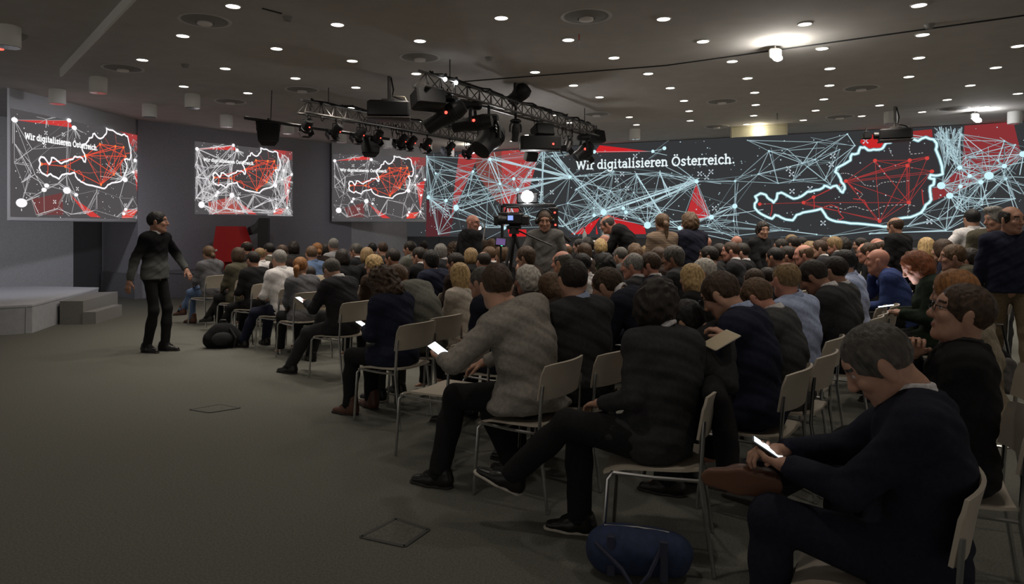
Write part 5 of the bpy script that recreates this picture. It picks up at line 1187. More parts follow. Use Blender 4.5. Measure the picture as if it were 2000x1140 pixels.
# ------------------------------------------------------------------ middle rows, left block
add_pose('crossed', lean=.10, pitch=.5, slump=.06, wr=A(.05, .34, .80), wl=A(-.16, .40, .80), hl=.8, al=A(-.20, .62, .085), ar=A(.0, .52, .20), kr=(.1, .8, 1), bulk=1.03)
add_pose('crossed_f', fem=True, lean=.0, pitch=.05, wr=A(.06, .28, .68), wl=A(-.10, .30, .68), al=A(-.08, .42, .085), ar=A(-.16, .60, .22), kr=(.1, .8, 1), fr=(-.3, 1, -.1))
add_pose('stretch', lean=.02, wr=A(.10, .30, .68), wl=A(-.12, .30, .70), al=A(-.18, .60, .085), ar=A(.12, .52, .085), bulk=1.04)
e = seat(747, 526, 'woman with a big mass of dark curls in navy coat', 'down_f', 'curly', 'brown', 'coat', 'navy', None, 'black', 'fair', shoes='boot', Y=5.75)
phone(tow(e, POSES['down_f'].wr[-1] + A(.05, .09, .02)), rot('z', 1.0) @ rot('x', .4), 'phone in the lap of the curly-haired woman', 3)
seat(774, 517, 'man in a grey-green jumper bowed beside the curly-haired woman', 'bent', 'short', 'lbrown', 'jumper', 'greyg', None, 'dgrey', 'mid', shoes='shoe', sole=True, Y=6.3)
e = seat(648, 506, 'greying man in dark suit with phone at row end', 'crossed', 'short', 'dgrey', 'suit', 'suit', 'white', 'charcoal', 'fair', shoes='shoe', Y=7.35)
phone(tow(e, POSES['crossed'].wr[-1] + A(.0, .09, .02)), rot('z', 1.0) @ rot('x', .4), 'small lit phone in front of the greying man at row end', 3)
seat(587, 502, 'woman with a fair ponytail and red glasses in grey blazer', 'right_f', 'ponytail', 'ginger', 'suit', 'greyj', None, 'black', 'fair', gl='red', Y=8.4, a=.75)
seat(545, 487, 'grey-haired man in a white shirt at the row end', 'stretch', 'short', 'grey', 'shirt', 'white', None, 'navy', 'fair', shoes='shoe', Y=8.9)
seat(494, 490, 'dark-haired man in a black jumper, legs out to the aisle', 'stretch', 'short', 'dark', 'jumper', 'black', None, 'black', 'mid', shoes='shoe', Y=9.6)
seat(464, 483, 'woman with a dark brown bob in olive-grey blazer', 'crossed_f', 'bob', 'brown', 'suit', 'olive', None, 'black', 'fair', shoes='shoe', Y=10.4)
seat(407, 480, 'woman with low bun in grey hoodie, farthest left sitter', 'crossed_f', 'bun', 'lbrown', 'hoodie', 'greyj', None, 'denim', 'fair', shoes='boot', Y=11.2)
seat(481, 471, 'balding man right in front of the red letter', 'left', 'balding', 'dark', 'suit', 'black', None, 'black', 'mid', Y=12.2)
seat(507, 483, 'man with thinning fair hair in white shirt near the numeral', 'upright', 'balding', 'dblond', 'shirt', 'white', None, 'black', 'pink', Y=11.0)
seat(525, 474, 'black-haired man in olive jacket just right of the numeral', 'left', 'short', 'black', 'suit', 'olive', 'white', 'black', 'mid', Y=12.0)
seat(551, 477, 'man with a small bald spot behind the white shirt', 'upright', 'balding', 'brown', 'suit', 'dbrown', None, 'black', 'fair', Y=11.0)
seat(574, 471, 'man with thick dark brown hair under the middle slide', 'right', 'wavy', 'dark', 'suit', 'charcoal', None, 'black', 'fair', Y=12.6)
seat(608, 480, 'brown-haired man in a denim-blue shirt', 'upright', 'short', 'lbrown', 'shirt', 'denim', None, 'black', 'fair', Y=10.6)
seat(619, 474, 'woman with a fair bun behind the denim shirt', 'upright_f', 'bun', 'ginger', 'suit', 'dbrown', None, 'black', 'fair', Y=12.0)
seat(603, 520, 'person in beige top bent behind the red-glasses woman', 'bent', 'short', 'dark', 'jumper', 'beige', None, 'black', 'fair', Y=9.0, withchair=False)
seat(634, 476, 'dark-haired woman left of the checked shirt', 'upright_f', 'bob', 'dark', 'suit', 'black', None, 'black', 'fair', Y=13.0)
seat(651, 465, 'grey-haired man in a checked shirt sitting tall', 'upright', 'short', 'grey', 'shirt', 'check', None, 'black', 'fair', Y=12.6)
seat(668, 486, 'black-jacketed sitter behind the greying row-end man', 'upright', 'bob', 'dark', 'suit', 'black', None, 'black', 'fair', Y=9.3)
seat(695, 475, 'bearded dark-haired man in dark suit left of the blonde bobs', 'left', 'short', 'dgrey', 'suit', 'suit', 'white', 'black', 'mid', Y=11.4)
seat(716, 483, 'woman with a rounded fair bob behind the other bob', 'upright_f', 'bob', 'dblond', 'suit', 'black', None, 'black', 'fair', Y=10.0)
seat(729, 497, 'woman with short blonde hair in brown jacket, facing left', 'left_f', 'short_f', 'blond', 'suit', 'brown', None, 'black', 'fair', Y=8.3)
seat(747, 472, 'brown-haired man with close crop under the right screen', 'upright', 'buzz', 'brown', 'suit', 'charcoal', None, 'black', 'fair', Y=11.6)
seat(727, 474, 'dark head between the blonde bob and the close crop', 'upright', 'short', 'black', 'suit', 'black', None, 'black', 'fair', Y=13.5)
seat(766, 485, 'stout man in dark suit glancing left, row before the jumper', 'left', 'receding', 'dark', 'suit', 'dbrown', None, 'black', 'tan', Y=9.2)
seat(800, 470, 'dark-haired man in grey jacket below the screen corner', 'left', 'short', 'dark', 'suit', 'greyg', None, 'black', 'mid', Y=11.6)
seat(818, 482, 'bespectacled dark-haired man in black suit with white collar', 'left', 'short', 'dark', 'suit', 'black', 'white', 'black', 'fair', gl=True, Y=9.6)
seat(841, 488, 'man with round black hair and navy back', 'upright', 'crop_long', 'black', 'suit', 'navy', None, 'black', 'fair', Y=8.4)
seat(827, 470, 'dark head at the far left of the projection wall', 'upright', 'short', 'dark', 'suit', 'black', None, 'black', 'fair', Y=14.4)
seat(860, 476, 'grey-haired man in dark suit beside the balding jacketed stander', 'upright', 'crop_long', 'grey', 'suit', 'suit', 'white', 'black', 'fair', Y=10.6)
seat(889, 493, 'dark-haired man in profile next to the long blonde', 'left', 'short', 'dark', 'suit', 'dbrown', None, 'black', 'tan', Y=8.2)
seat(897, 513, 'woman with long straight blonde hair in cream jacket', 'upright_f', 'long_straight', 'blond', 'suit', 'cream', None, 'black', 'fair', Y=6.6)
seat(941, 520, 'grey-haired man in navy suit with hand raised', 'chin', 'short', 'dgrey', 'suit', 'dnavy', 'white', 'black', 'fair', Y=5.5, shoes='shoe')
seat(919, 484, 'woman with small fair bob in front of bald head', 'upright_f', 'bob', 'dblond', 'suit', 'black', None, 'black', 'fair', Y=9.6)
seat(913, 477, 'bald man turned left beside the jacketed stander', 'left', 'bald', 'grey', 'suit', 'black', None, 'black', 'pink', Y=11.0)
seat(944, 491, 'dark thinning head with pinkish shirt', 'upright', 'balding', 'dark', 'shirt', 'pink', None, 'black', 'fair', Y=8.6)
seat(955, 481, 'ruddy man in profile below the tablet screen', 'left', 'short', 'lbrown', 'suit', 'black', 'white', 'black', 'pink', Y=10.0)
seat(980, 480, 'grey-brown haired man with white collar left of camera operator', 'upright', 'crop_long', 'lbrown', 'suit', 'suit', 'white', 'black', 'fair', Y=9.6)
seat(1026, 481, 'brown-haired man with full crop before the camera operator', 'left', 'crop_long', 'brown', 'suit', 'dbrown', None, 'black', 'fair', Y=8.4)
seat(1029, 518, 'person with tousled white hair and glasses in dark brown', 'left', 'wavy', 'white', 'suit', 'dbrown', None, 'black', 'pink', Y=5.9, gl=True)
seat(1076, 534, 'woman with long light brown hair beside the tousled white hair', 'down_f', 'long', 'lbrown', 'suit', 'dbrown', None, 'black', 'fair', Y=5.6)
seat(1097, 489, 'balding man in green sleeves rubbing his face', 'chin', 'ring', 'dgrey', 'jumper', 'green', None, 'black', 'pink', Y=7.6)
seat(1119, 506, 'broad man with dark crop and pale blue collar', 'away', 'short', 'dark', 'suit', 'charcoal', 'lblue', 'black', 'fair', Y=4.5, sc=1.05, shoes='shoe', res='hi', a=.9)
seat(1186, 519, 'brown-haired man bowed in navy suit with wide white collar', 'bent', 'short', 'brown', 'suit', 'dnavy', 'white', 'black', 'fair', Y=5.15, shoes='shoe', res='hi')
# middle block
seat(886, 474, 'curly brown head behind the tablet screen, left', 'upright_f', 'curly', 'brown', 'suit', 'black', None, 'black', 'fair', Y=12.5, sc=.9)
seat(941, 466, 'woman with brown bob left of the tripod', 'left_f', 'bob', 'brown', 'suit', 'black', None, 'black', 'fair', Y=14)
seat(960, 466, 'woman with light bob just left of the tripod', 'right_f', 'bob', 'lbrown', 'suit', 'black', None, 'black', 'fair', Y=13.6)
seat(1104, 475, 'man with shining bald crown right of camera operator', 'upright', 'ring', 'lbrown', 'suit', 'charcoal', None, 'black', 'pink', Y=10)
seat(1131, 466, 'dark-haired man under the bottle table', 'left', 'short', 'dark', 'suit', 'black', None, 'black', 'fair', Y=13)
seat(1146, 463, 'second dark head under the bottle table', 'upright', 'wavy', 'dark', 'suit', 'black', 'white', 'black', 'fair', Y=12.4)
seat(1141, 475, 'brown-haired man with white collar edge, below bottles', 'upright', 'crop_long', 'brown', 'suit', 'dbrown', 'white', 'black', 'fair', Y=10)
seat(1172, 466, 'woman with fluffy golden curls in black', 'upright_f', 'wavy', 'blond', 'suit', 'black', None, 'black', 'fair', Y=12)
seat(1180, 457, 'bald man behind the golden curls', 'left', 'bald', 'grey', 'suit', 'black', None, 'black', 'pink', Y=14)
seat(1193, 465, 'second bald man, right of the golden curls', 'upright', 'bald', 'grey', 'suit', 'charcoal', None, 'black', 'tan', Y=13)
seat(1205, 464, 'woman in profile below the leaning bald stander', 'left_f', 'bob', 'lbrown', 'suit', 'black', None, 'black', 'fair', Y=13.4)
seat(1224, 466, 'person with a round dark afro', 'upright', 'curly', 'black', 'suit', 'charcoal', None, 'black', 'tan', Y=13.6, sc=.9)
seat(1212, 482, 'grey-haired sitter in dark grey below the afro', 'upright', 'short', 'dgrey', 'suit', 'dgrey', None, 'black', 'fair', Y=9.8)
seat(1136, 494, 'dark-haired man with black-and-white collar', 'upright', 'short', 'black', 'shirt', 'white', None, 'black', 'fair', Y=7.3)
seat(1180, 494, 'woman with thick black hair before the golden curls', 'upright_f', 'wavy', 'black', 'suit', 'black', None, 'black', 'fair', Y=7.5)
seat(1235, 494, 'greying balding man in dark suit with trimmed neck', 'left', 'receding', 'grey', 'suit', 'charcoal', 'white', 'black', 'pink', Y=6.9, res='mid')
seat(1268, 492, 'man with glasses and wavy brown hair in navy suit', 'left', 'short', 'brown', 'suit', 'dnavy', 'white', 'black', 'pink', gl=True, Y=6.9)
seat(1314, 480, 'bearded man with swept-back dark grey hair, face in profile', 'left', 'crop_long', 'dgrey', 'suit', 'charcoal', None, 'black', 'tan', Y=7.6)
seat(1239, 475, 'brown-grey head below the ponytailed stander', 'upright', 'wavy', 'lbrown', 'suit', 'charcoal', None, 'black', 'fair', Y=10.6)
seat(1261, 480, 'fair head half hidden left of the ponytailed stander', 'upright_f', 'short_f', 'dblond', 'suit', 'black', None, 'black', 'fair', Y=11.5)
seat(1285, 483, 'dark brown head directly under the striped top', 'upright', 'crop_long', 'brown', 'suit', 'dbrown', None, 'black', 'fair', Y=9.0)
seat(1355, 478, 'round dark cropped head under the navy stander', 'upright', 'buzz', 'dark', 'suit', 'dgreen', None, 'black', 'fair', Y=9.4)
seat(1331, 470, 'man with clasped hands seen past the navy stander', 'left', 'bald', 'grey', 'suit', 'black', None, 'black', 'pink', Y=13)
seat(1350, 515, 'woman with streaked long blonde hair beside white hair', 'upright_f', 'long_straight', 'blond', 'suit', 'black', None, 'black', 'fair', Y=6.0, res='mid')
seat(1374, 505, 'white-haired man leaning beside the streaked blonde', 'tilt_left', 'crop_long', 'white', 'suit', 'charcoal', None, 'black', 'pink', Y=6.6)
seat(1384, 480, 'man with dark side-parted hair and black leather jacket', 'left', 'short', 'dark', 'coat', 'black', None, 'black', 'fair', Y=8.4)
seat(1404, 475, 'dark cropped man next to the leather jacket', 'upright', 'short', 'dark', 'suit', 'charcoal', None, 'black', 'tan', Y=9.6)
seat(1427, 471, 'close-cropped brown man in dark suit and white collar', 'left', 'buzz', 'brown', 'suit', 'suit', 'white', 'black', 'pink', Y=9.4)
seat(1447, 474, 'dark-haired man behind the black-clad standing woman', 'left', 'short', 'dark', 'suit', 'black', 'white', 'black', 'fair', Y=9.6)
seat(1438, 460, 'bald head left of the black-clad standing woman', 'upright', 'bald', 'grey', 'suit', 'black', None, 'black', 'pink', Y=14)
seat(1378, 462, 'pink face right behind the navy stander', 'left', 'bald', 'dark', 'suit', 'black', None, 'black', 'pink', Y=14)
# right block of the near rows
seat(1409, 533, 'navy-suited man with glasses reading, brown hair trimmed', 'down', 'short', 'brown', 'suit', 'navy', 'lblue', 'black', 'fair', gl=True, Y=4.0, sc=1.0, res='hi', shoes='shoe', a=.92, chairlab='pale shell chair under the navy-suited reader with glasses')
seat(1478, 545, 'man with receding reddish hair in dark grey suit, glasses', 'down', 'receding', 'lbrown', 'suit', 'dgrey', 'white', 'black', 'pink', gl=True, Y=4.45, res='hi', a=.92)
seat(1472, 524, 'brown head between the reddish and the light blue shirt', 'upright', 'short', 'brown', 'suit', 'black', None, 'black', 'fair', Y=6.6)
seat(1497, 524, 'dark head right behind the light blue shirt', 'upright', 'short', 'dark', 'suit', 'black', None, 'black', 'fair', Y=7.4)
seat(1535, 511, 'man in light blue shirt with fair thinning crop', 'away', 'balding', 'dblond', 'shirt', 'lblue', None, 'denim', 'pink', Y=5.0, res='hi', a=.92, shoes='shoe')
seat(1589, 510, 'dark-haired man in black jumper with white shirt collar', 'down', 'short', 'dark', 'jumper', 'charcoal', 'white', 'black', 'tan', Y=5.5, res='mid', a=.92)
seat(1630, 500, 'man in charcoal suit with white collar, fourth in long row', 'upright', 'short', 'dark', 'suit', 'dgrey', 'white', 'black', 'fair', Y=6.1, a=.92)
seat(1648, 487, 'dark-haired man in pale blue shirt at the long row', 'upright', 'short', 'black', 'shirt', 'lblue', None, 'black', 'fair', Y=6.9, a=.92)
seat(1340, 588, 'dark bowed head behind the dark-haired woman in charcoal', 'bent', 'crop_long', 'black', 'suit', 'black', None, 'black', 'fair', Y=4.15, res='mid', a=.95, withchair=False)
seat(1513, 482, 'black-cropped man beside the black-clad standing woman', 'upright', 'buzz', 'black', 'suit', 'black', None, 'black', 'tan', Y=8.6)
seat(1537, 480, 'man with square glasses turned to the camera', 'right', 'short', 'dark', 'suit', 'black', None, 'black', 'mid', gl=True, Y=9.0, a=1.9)
seat(1569, 477, 'large bald man with wide white collar', 'left', 'ring', 'lbrown', 'suit', 'dgrey', 'white', 'black', 'pink', Y=8.8)
seat(1525, 466, 'dark-haired man in profile behind the black crop', 'left', 'short', 'dark', 'suit', 'black', None, 'black', 'mid', Y=11.4)
seat(1545, 455, 'greying head rising highest behind the glasses', 'upright', 'short_f', 'dblond', 'suit', 'black', None, 'black', 'fair', Y=13.5)
seat(1548, 461, 'dark head just below the greying high one', 'upright', 'short', 'dark', 'suit', 'black', None, 'black', 'mid', Y=12.2)
seat(1565, 463, 'dark head left of the bright-collared suits', 'left', 'short', 'black', 'suit', 'black', None, 'black', 'mid', Y=13)
seat(1581, 471, 'woman with wispy fair hair behind the large bald man', 'upright_f', 'short_f', 'dblond', 'suit', 'brown', None, 'black', 'fair', Y=10.8)
seat(1600, 468, 'brown-haired man in black suit with thin white collar', 'left', 'short', 'brown', 'suit', 'suit', 'white', 'black', 'fair', Y=10.6)
seat(1612, 463, 'reddish-brown head in the second last row', 'upright_f', 'bob', 'brown', 'suit', 'black', None, 'black', 'fair', Y=13)
seat(1628, 462, 'sandy-haired man in black suit and white collar', 'left', 'crop_long', 'dblond', 'suit', 'suit', 'white', 'black', 'pink', Y=11.4)
seat(1646, 463, 'dark-haired sitter right of the sandy one', 'upright', 'wavy', 'dark', 'suit', 'black', 'white', 'black', 'fair', Y=12.6)
seat(1680, 464, 'dark-haired man in profile, alone between gaps', 'left', 'short', 'dark', 'suit', 'black', None, 'black', 'fair', Y=12.6)
seat(1692, 473, 'balding man with glasses hunched behind the blue jumper', 'left', 'receding', 'brown', 'suit', 'black', None, 'black', 'pink', gl=True, Y=9.2)
seat(1714, 485, 'bald man in a blue jumper with hand on chin', 'chin', 'bald', 'grey', 'jumper', 'blue', None, 'black', 'pink', Y=7.6, res='mid', a=1.0)
seat(1718, 468, 'reddish-brown head behind the blue jumper', 'left', 'balding', 'brown', 'suit', 'black', None, 'black', 'pink', Y=10.4)
seat(1713, 459, 'pink bald crown close to the black-clad stander', 'down', 'bald', 'grey', 'suit', 'black', None, 'black', 'pink', Y=12.5)
e = seat(1790, 492, 'red-curled woman in dark green coat lit by her phone', 'down_f', 'wavy', 'red', 'coat', 'dgreen', None, 'black', 'fair', Y=6.2, res='mid', a=1.15, shoes='shoe')
P_ = POSES['down_f']; pc = tow(e, P_.wr[-1] + A(.05, .10, .05)); phone(pc, rot('z', 1.15) @ rot('x', -.2), 'phone lighting up the red-curled woman\'s face', 8)
lt = bpy.data.lights.new('screen_glow', 'SPOT'); lt.energy = 9; lt.color = (.95, .9, 1.0); lt.spot_size = math.radians(55); lt.spot_blend = .8; lt.shadow_soft_size = .05
lo = bpy.data.objects.new('screen_glow', lt); link(lo); lo.location = pc + Vector((0, 0, .02)); hc_ = tow(e, P_.headc + P_.HR @ A(0, .09, -.04)); lo.rotation_euler = (hc_ - lo.location).to_track_quat('-Z', 'Y').to_euler()
seat(1861, 474, 'brown-haired man in olive jacket with raised hand', 'chin', 'short', 'lbrown', 'suit', 'olive', None, 'black', 'mid', Y=7.4, a=1.1)
seat(1809, 460, 'woman with long pale blonde hair looking away right', 'right_f', 'long', 'blond', 'suit', 'black', None, 'black', 'fair', Y=9.6, a=.6)
seat(1840, 467, 'dark brown bob beyond the olive jacket', 'upright_f', 'bob', 'brown', 'suit', 'navy', None, 'black', 'fair', Y=9.0)
seat(1893, 485, 'dark round head right of the olive jacket', 'upright', 'crop_long', 'dark', 'suit', 'black', None, 'black', 'fair', Y=7.6)
seat(1864, 527, 'ginger-blonde woman directly behind the glasses man in black', 'upright_f', 'bob', 'ginger', 'suit', 'beige', None, 'black', 'fair', Y=3.9, res='mid', a=1.05)
seat(1785, 448, 'dark-haired man bending forward right of the black stander', 'bent', 'short', 'dark', 'suit', 'black', None, 'black', 'mid', Y=10.2, a=1.2, sc=1.09)

# ------------------------------------------------------------------ people on their feet
def stand(px, py, Y, a, label, pose, **kw):
    p = POSES[pose]; need = CH - (py - HZ) * Y / FPX; sc = need / p.top; c, s_ = math.cos(a), math.sin(a); hx, hy = p.headc[0] * sc, p.headc[1] * sc
    X = (px - 1000) * Y / FPX; root = (X - (c * hx - s_ * hy), Y - (s_ * hx + c * hy), 0)
    PLACED.append((root[0], root[1], Y, px, py)); return figure(pose, root, a, sc, label, **kw)
add_pose('walk', sit=False, bulk=.90, slim=.82, neck=.15, yaw=.45, pitch=-.02, wl=A(-.36, .17, .98), wr=A(.31, -.10, .88), el=(-.9, -.7, .1), er=(.9, -.7, .1), al=A(-.065, .09, .085), ar=A(.075, -.05, .085), hl=.35, hr=.35, fl=(-.1, 1, 0), fr=(.2, 1, 0))
add_pose('stand', sit=False, wr=A(.25, .02, .85), wl=A(-.25, .02, .85)); add_pose('stand_f', sit=False, fem=True, wr=A(.22, .06, .90), wl=A(-.22, .06, .90))
add_pose('stand_turn', sit=False, yaw=-1.15, wr=A(.25, .05, .87), wl=A(-.24, .08, .9)); add_pose('stand_turn_f', sit=False, fem=True, yaw=-.55, pitch=.15, wr=A(.16, .18, .88), wl=A(-.16, .18, .88))
add_pose('stand_lean', sit=False, lean=.42, slump=.08, pitch=.35, wr=A(.18, .42, .85), wl=A(-.18, .42, .85))
add_pose('operator', sit=False, bulk=.9, pitch=.22, yaw=.1, wr=A(.30, .32, 1.02), wl=A(-.26, .10, .88))
add_pose('hips', sit=False, wr=A(.26, .02, 1.02), wl=A(-.26, .04, 1.0), er=(1, -.4, -.2), el=(-1, -.4, -.2))
add_pose('stride', sit=False, yaw=.55, pitch=.05, wl=A(-.27, .10, .86), wr=A(.27, -.06, .86), al=A(-.10, .22, .085), ar=A(.10, -.22, .12), fr=(.1, 1, -.25), bulk=1.06)
stand(308, 412, 8.74, -1.75, 'young man walking in shaded black-to-grey jumper and black jeans', 'walk', hair='short', hc='black', top='jumper', tc='ombre', col='white', leg='black', sk='mid', res='hi', shoes='shoe')
stand(924, 419, 11.0, -.9, 'standing bald man with glasses in black hooded jacket', 'stand_turn', hair='bald', hc='grey', top='hoodie', tc='black', leg='black', sk='pink', res='mid', gl=True)
e = stand(1064, 412, 9.5, 3.0, 'camera operator in grey shirt with headphones behind the camera', 'operator', hair='short', hc='brown', top='shirt', tc='mgrey', leg='jeans', sk='mid', res='mid')
P_ = POSES['operator']; mb = MB(); r_ = lambda q: Vector(P_.headc + P_.HR @ A(*q)); mb.tube([r_((.098 * math.cos(t), -.01, .02 + .125 * math.sin(t))) for t in [math.pi * k / 12 for k in range(13)]], .010, 6)
for x in (-1, 1): mb.lathe([(.01, -.02), (.038, -.016), (.042, 0), (.036, .018), (.01, .022)], r_((x * .098, -.008, 0)), frame_z(P_.HR @ A(x, 0, 0)), 14)
mb.build('headphones', M_BLACK, e)
stand(1186, 422, 12.2, 1.3, 'bald man in black suit leaning forward before the red triangle', 'stand_lean', hair='ring', hc='dgrey', top='suit', tc='black', leg='black', sk='pink', res='mid')
stand(1293, 417, 9.4, .15, 'standing woman with long ponytail and striped top, from behind', 'stand_f', hair='ponytail', hc='lbrown', top='shirt', tc='stripe', leg='black', sk='fair', res='mid')
stand(1346, 414, 9.5, .55, 'standing man with tousled hair in dark navy jacket', 'stand', hair='wavy', hc='lbrown', top='coat', tc='dnavy', leg='black', sk='fair', res='mid')
stand(1490, 432, 10.2, -2.55, 'standing woman with short dark bob and black scoop top', 'stand_turn_f', hair='short_f', hc='dark', top='dress', tc='black', col=None, leg='black', sk='fair', res='mid')
stand(1748, 424, 10.0, .5, 'broad standing man in black with cropped crown, from behind', 'stand', hair='ring', hc='brown', top='coat', tc='black', leg='jeans', sk='mid', res='mid')
stand(1898, 408, 9.4, -.1, 'dark-haired man in off-white shirt, hands on hips, from behind', 'hips', hair='short', hc='black', top='shirt', tc='white', leg='black', sk='fair', res='mid')
stand(1944, 406, 8.0, 2.7, 'grey-haired man in olive coat with open white collar', 'stand_turn', hair='swept', hc='grey', top='coat', tc='olive', col='white', leg='dgrey', sk='mid', res='mid')
stand(1976, 402, 6.8, 2.75, 'walking man in navy sweater and khaki trousers at right edge', 'stride', hair='ring', hc='dark', top='jumper', tc='navy', col='white', leg='khaki', sk='mid', res='hi', shoes='brown')

# ------------------------------------------------------------------ empty chairs
chair(-.47, 4.80, .98, 'empty pale shell chair beside the man in light grey suit')
for i, (px, py) in enumerate([(1692, 591), (1712, 577), (1728, 566), (1664, 606)]):
    p = atz(px, py, .82); chair(p.x, p.y, .98, ['second', 'third', 'farthest', 'nearest'][i] + ' empty chair in the pale line toward the blue jumper')
# ------------------------------------------------------------------ bags, coat, crew gear
def blob(name, sol, h, m, e, fold=.004, fr=24): 
    V, Q = sol.mesh(h); o = bpy.data.objects.new(name, raw_mesh(name, folds(V, fold, fr), Q, [m])); return link(o, e)
p = onfloor(436, 678); e = empty('backpack', p, rz=.3, label='black backpack on the floor at the left row end', cat='backpack')
blob('bag_body', Sol().cone((-.14, 0, .11), (.14, 0, .11), .11, .11, .05, (0, 0, 1), 1.1).ell((0, 0, .2), (.17, .12, .13), k=.06).plane((0, 0, 0.005), (0, 0, -1)), .012, cloth('black'), e)
blob('front_pocket', Sol().ell((0, -.11, .13), (.13, .06, .09)).plane((0, 0, .01), (0, 0, -1)), .010, cloth('charcoal'), e, .002)
MB().tube([(-.05, 0, .31), (-.03, 0, .36), (.03, 0, .36), (.05, 0, .31)], .011, 6).build('handle', M_BLACK, e); MB().tube([(.09, -.1, .26), (.17, -.16, .14), (.15, -.15, .02)], .014, 6).build('strap', M_BLACKM, e)
p = atz(1245, 1068, .13); e = empty('sports_bag', (p.x, p.y, 0), rz=-.25, label='dark blue sports bag under the dark-haired woman\'s chair', cat='bag')
blob('bag_body', Sol().cone((-.13, 0, .11), (.15, .03, .10), .105, .095, .04).ell((0, 0, .14), (.17, .10, .07), k=.05).plane((0, 0, 0.004), (0, 0, -1)), .010, mat('bag_blue', (.018, .03, .075), .8, noise=.2, nscale=30), e)
MB().tube([(-.18, -.09, .17), (-.06, -.135, .09), (.0, -.15, .01), (.06, -.14, .08), (.12, -.06, .19)], .010, 6).build('strap', mat('bag_strap', (.03, .035, .06), .8), e)
MB().tube([(-.15, .0, .215), (.0, .0, .222), (.14, .02, .205)], .004, 5).build('zip', M_CHROME, e)
for x in (-.11, .12): MB().box((x, -.09, .12), (.035, .02, .18), None, .004).build('webbing', mat('bag_strap', (.03, .035, .06), .8), e)
# a coat slung over the back of the woman's chair
e = empty('coat', (.95, 3.32, 0), rz=1.30, label='black coat slung over the back of the dark-haired woman\'s chair', cat='coat')
blob('coat_cloth', Sol().cone((-.10, -.02, .80), (.26, -.02, .82), .045, .045, .04).cone((.0, -.055, .76), (.02, -.10, .42), .05, .06, .05, (1, 0, 0), 2.6).cone((.2, -.05, .78), (.24, -.11, .50), .05, .05, .05, (1, 0, 0), 1.8).cone((.1, .03, .78), (.14, .05, .60), .03, .03, .03, (1, 0, 0), 3), .012, cloth('black'), e, .008, 18)
blob('sleeve', Sol().cone((.25, -.07, .74), (.30, -.10, .34), .05, .042, .02), .012, cloth('black'), e, .005, 20)
# bag hung behind the glasses man
e = empty('shoulder_bag', tuple(atz(1945, 720, .5)), label='dark shoulder bag with grey scarf hung behind the glasses man', cat='bag')
blob('bag_body', Sol().ell((0, 0, 0), (.13, .09, .17)), .014, cloth('black'), e, .006); blob('scarf', Sol().cone((-.04, -.08, .08), (.03, -.09, -.14), .05, .04, .02).cone((.05, -.07, .06), (.09, -.08, -.10), .04, .03, .02), .012, cloth('mgrey'), e, .008, 40)
MB().tube([(-.1, 0, .1), (-.05, 0, .34), (.05, 0, .34), (.1, 0, .1)], .010, 6).build('strap', M_BLACK, e)

# television camera on its tripod
c = W(1004, 427, 9.0); e = empty('video_camera', (c.x, c.y, 0), rz=1.35, label='black broadcast video camera on a tripod amid the crowd', cat='video camera'); z = c.z
mb = MB(); mb.box((0, -.02, z), (.15, .22, .17), None, .03); mb.box((0, -.15, z - .02), (.13, .10, .13), None, .02); mb.build('camera_body', M_BLACK, e)
MB().lathe([(.05, 0), (.055, .03), (.058, .08), (.068, .09), (.068, .13), (.06, .135)], (0, .08, z - .02), frame_z((0, 1, 0)), 18).build('lens_barrel', M_BLACK, e)
MB().box((0, .23, z - .02), (.16, .06, .13), None, .015).build('lens_hood', M_BLACKM, e)
MB().tube([(0, .12, z + .09), (0, .10, z + .15), (0, -.06, z + .15), (0, -.1, z + .09)], .014, 8).build('handle', M_BLACK, e)
MB().box((.09, .16, z + .06), (.06, .14, .06), None, .012).build('viewfinder', M_BLACK, e)
MB().box((-.085, .03, z + .01), (.008, .07, .06)).box((.085, .03, z + .01), (.008, .07, .06)).build('screen', mat('camera_screen', (.2, .3, .8), emit=(.30, .42, .95), estr=.9), e)
MB().tube([(0, 0, z - .09), (0, 0, z - .20)], [.05, .07], 12).box((0, 0, z - .11), (.11, .18, .05), None, .012).build('tripod_head', M_BLACK, e)
MB().tube([(.05, -.05, z - .16), (.1, -.5, z - .36)], .012, 6).build('pan_bar', M_BLACK, e)
for k in range(3):
    an = k * 2.094 + .5; MB().tube([(0, 0, z - .2), (.28 * math.cos(an), .28 * math.sin(an), .75), (.5 * math.cos(an), .5 * math.sin(an), .005)], [.026, .022, .014], 8).build('leg', M_BLACK, e)
# tablet-like monitor on its stand
c = W(978, 473, 9.3); e = empty('monitor', (c.x, c.y, 0), label='small tilted monitor with violet picture beneath the video camera', cat='monitor'); R = Matrix.Rotation(-.35, 3, 'X') @ Matrix.Rotation(.12, 3, 'Y')
MB().box((0, 0, c.z), (.15, .02, .125), R, .006).build('monitor_body', M_BLACK, e); MB().box(Vector((0, 0, c.z)) + R @ Vector((0, -.012, .004)), (.125, .002, .09), R).build('screen', mat('monitor_screen', (.05, .03, .1), emit=(.10, .06, .17), estr=1.0), e)
MB().box(Vector((.0, 0, c.z)) + R @ Vector((.02, -.013, -.052)), (.025, .004, .008), R).build('status_light', mat('green_led', (0, .5, .2), emit=(.1, .9, .4), estr=1.5), e); MB().tube([(0, .02, c.z - .05), (0, .03, .01)], .014, 8).build('stand', M_BLACK, e)
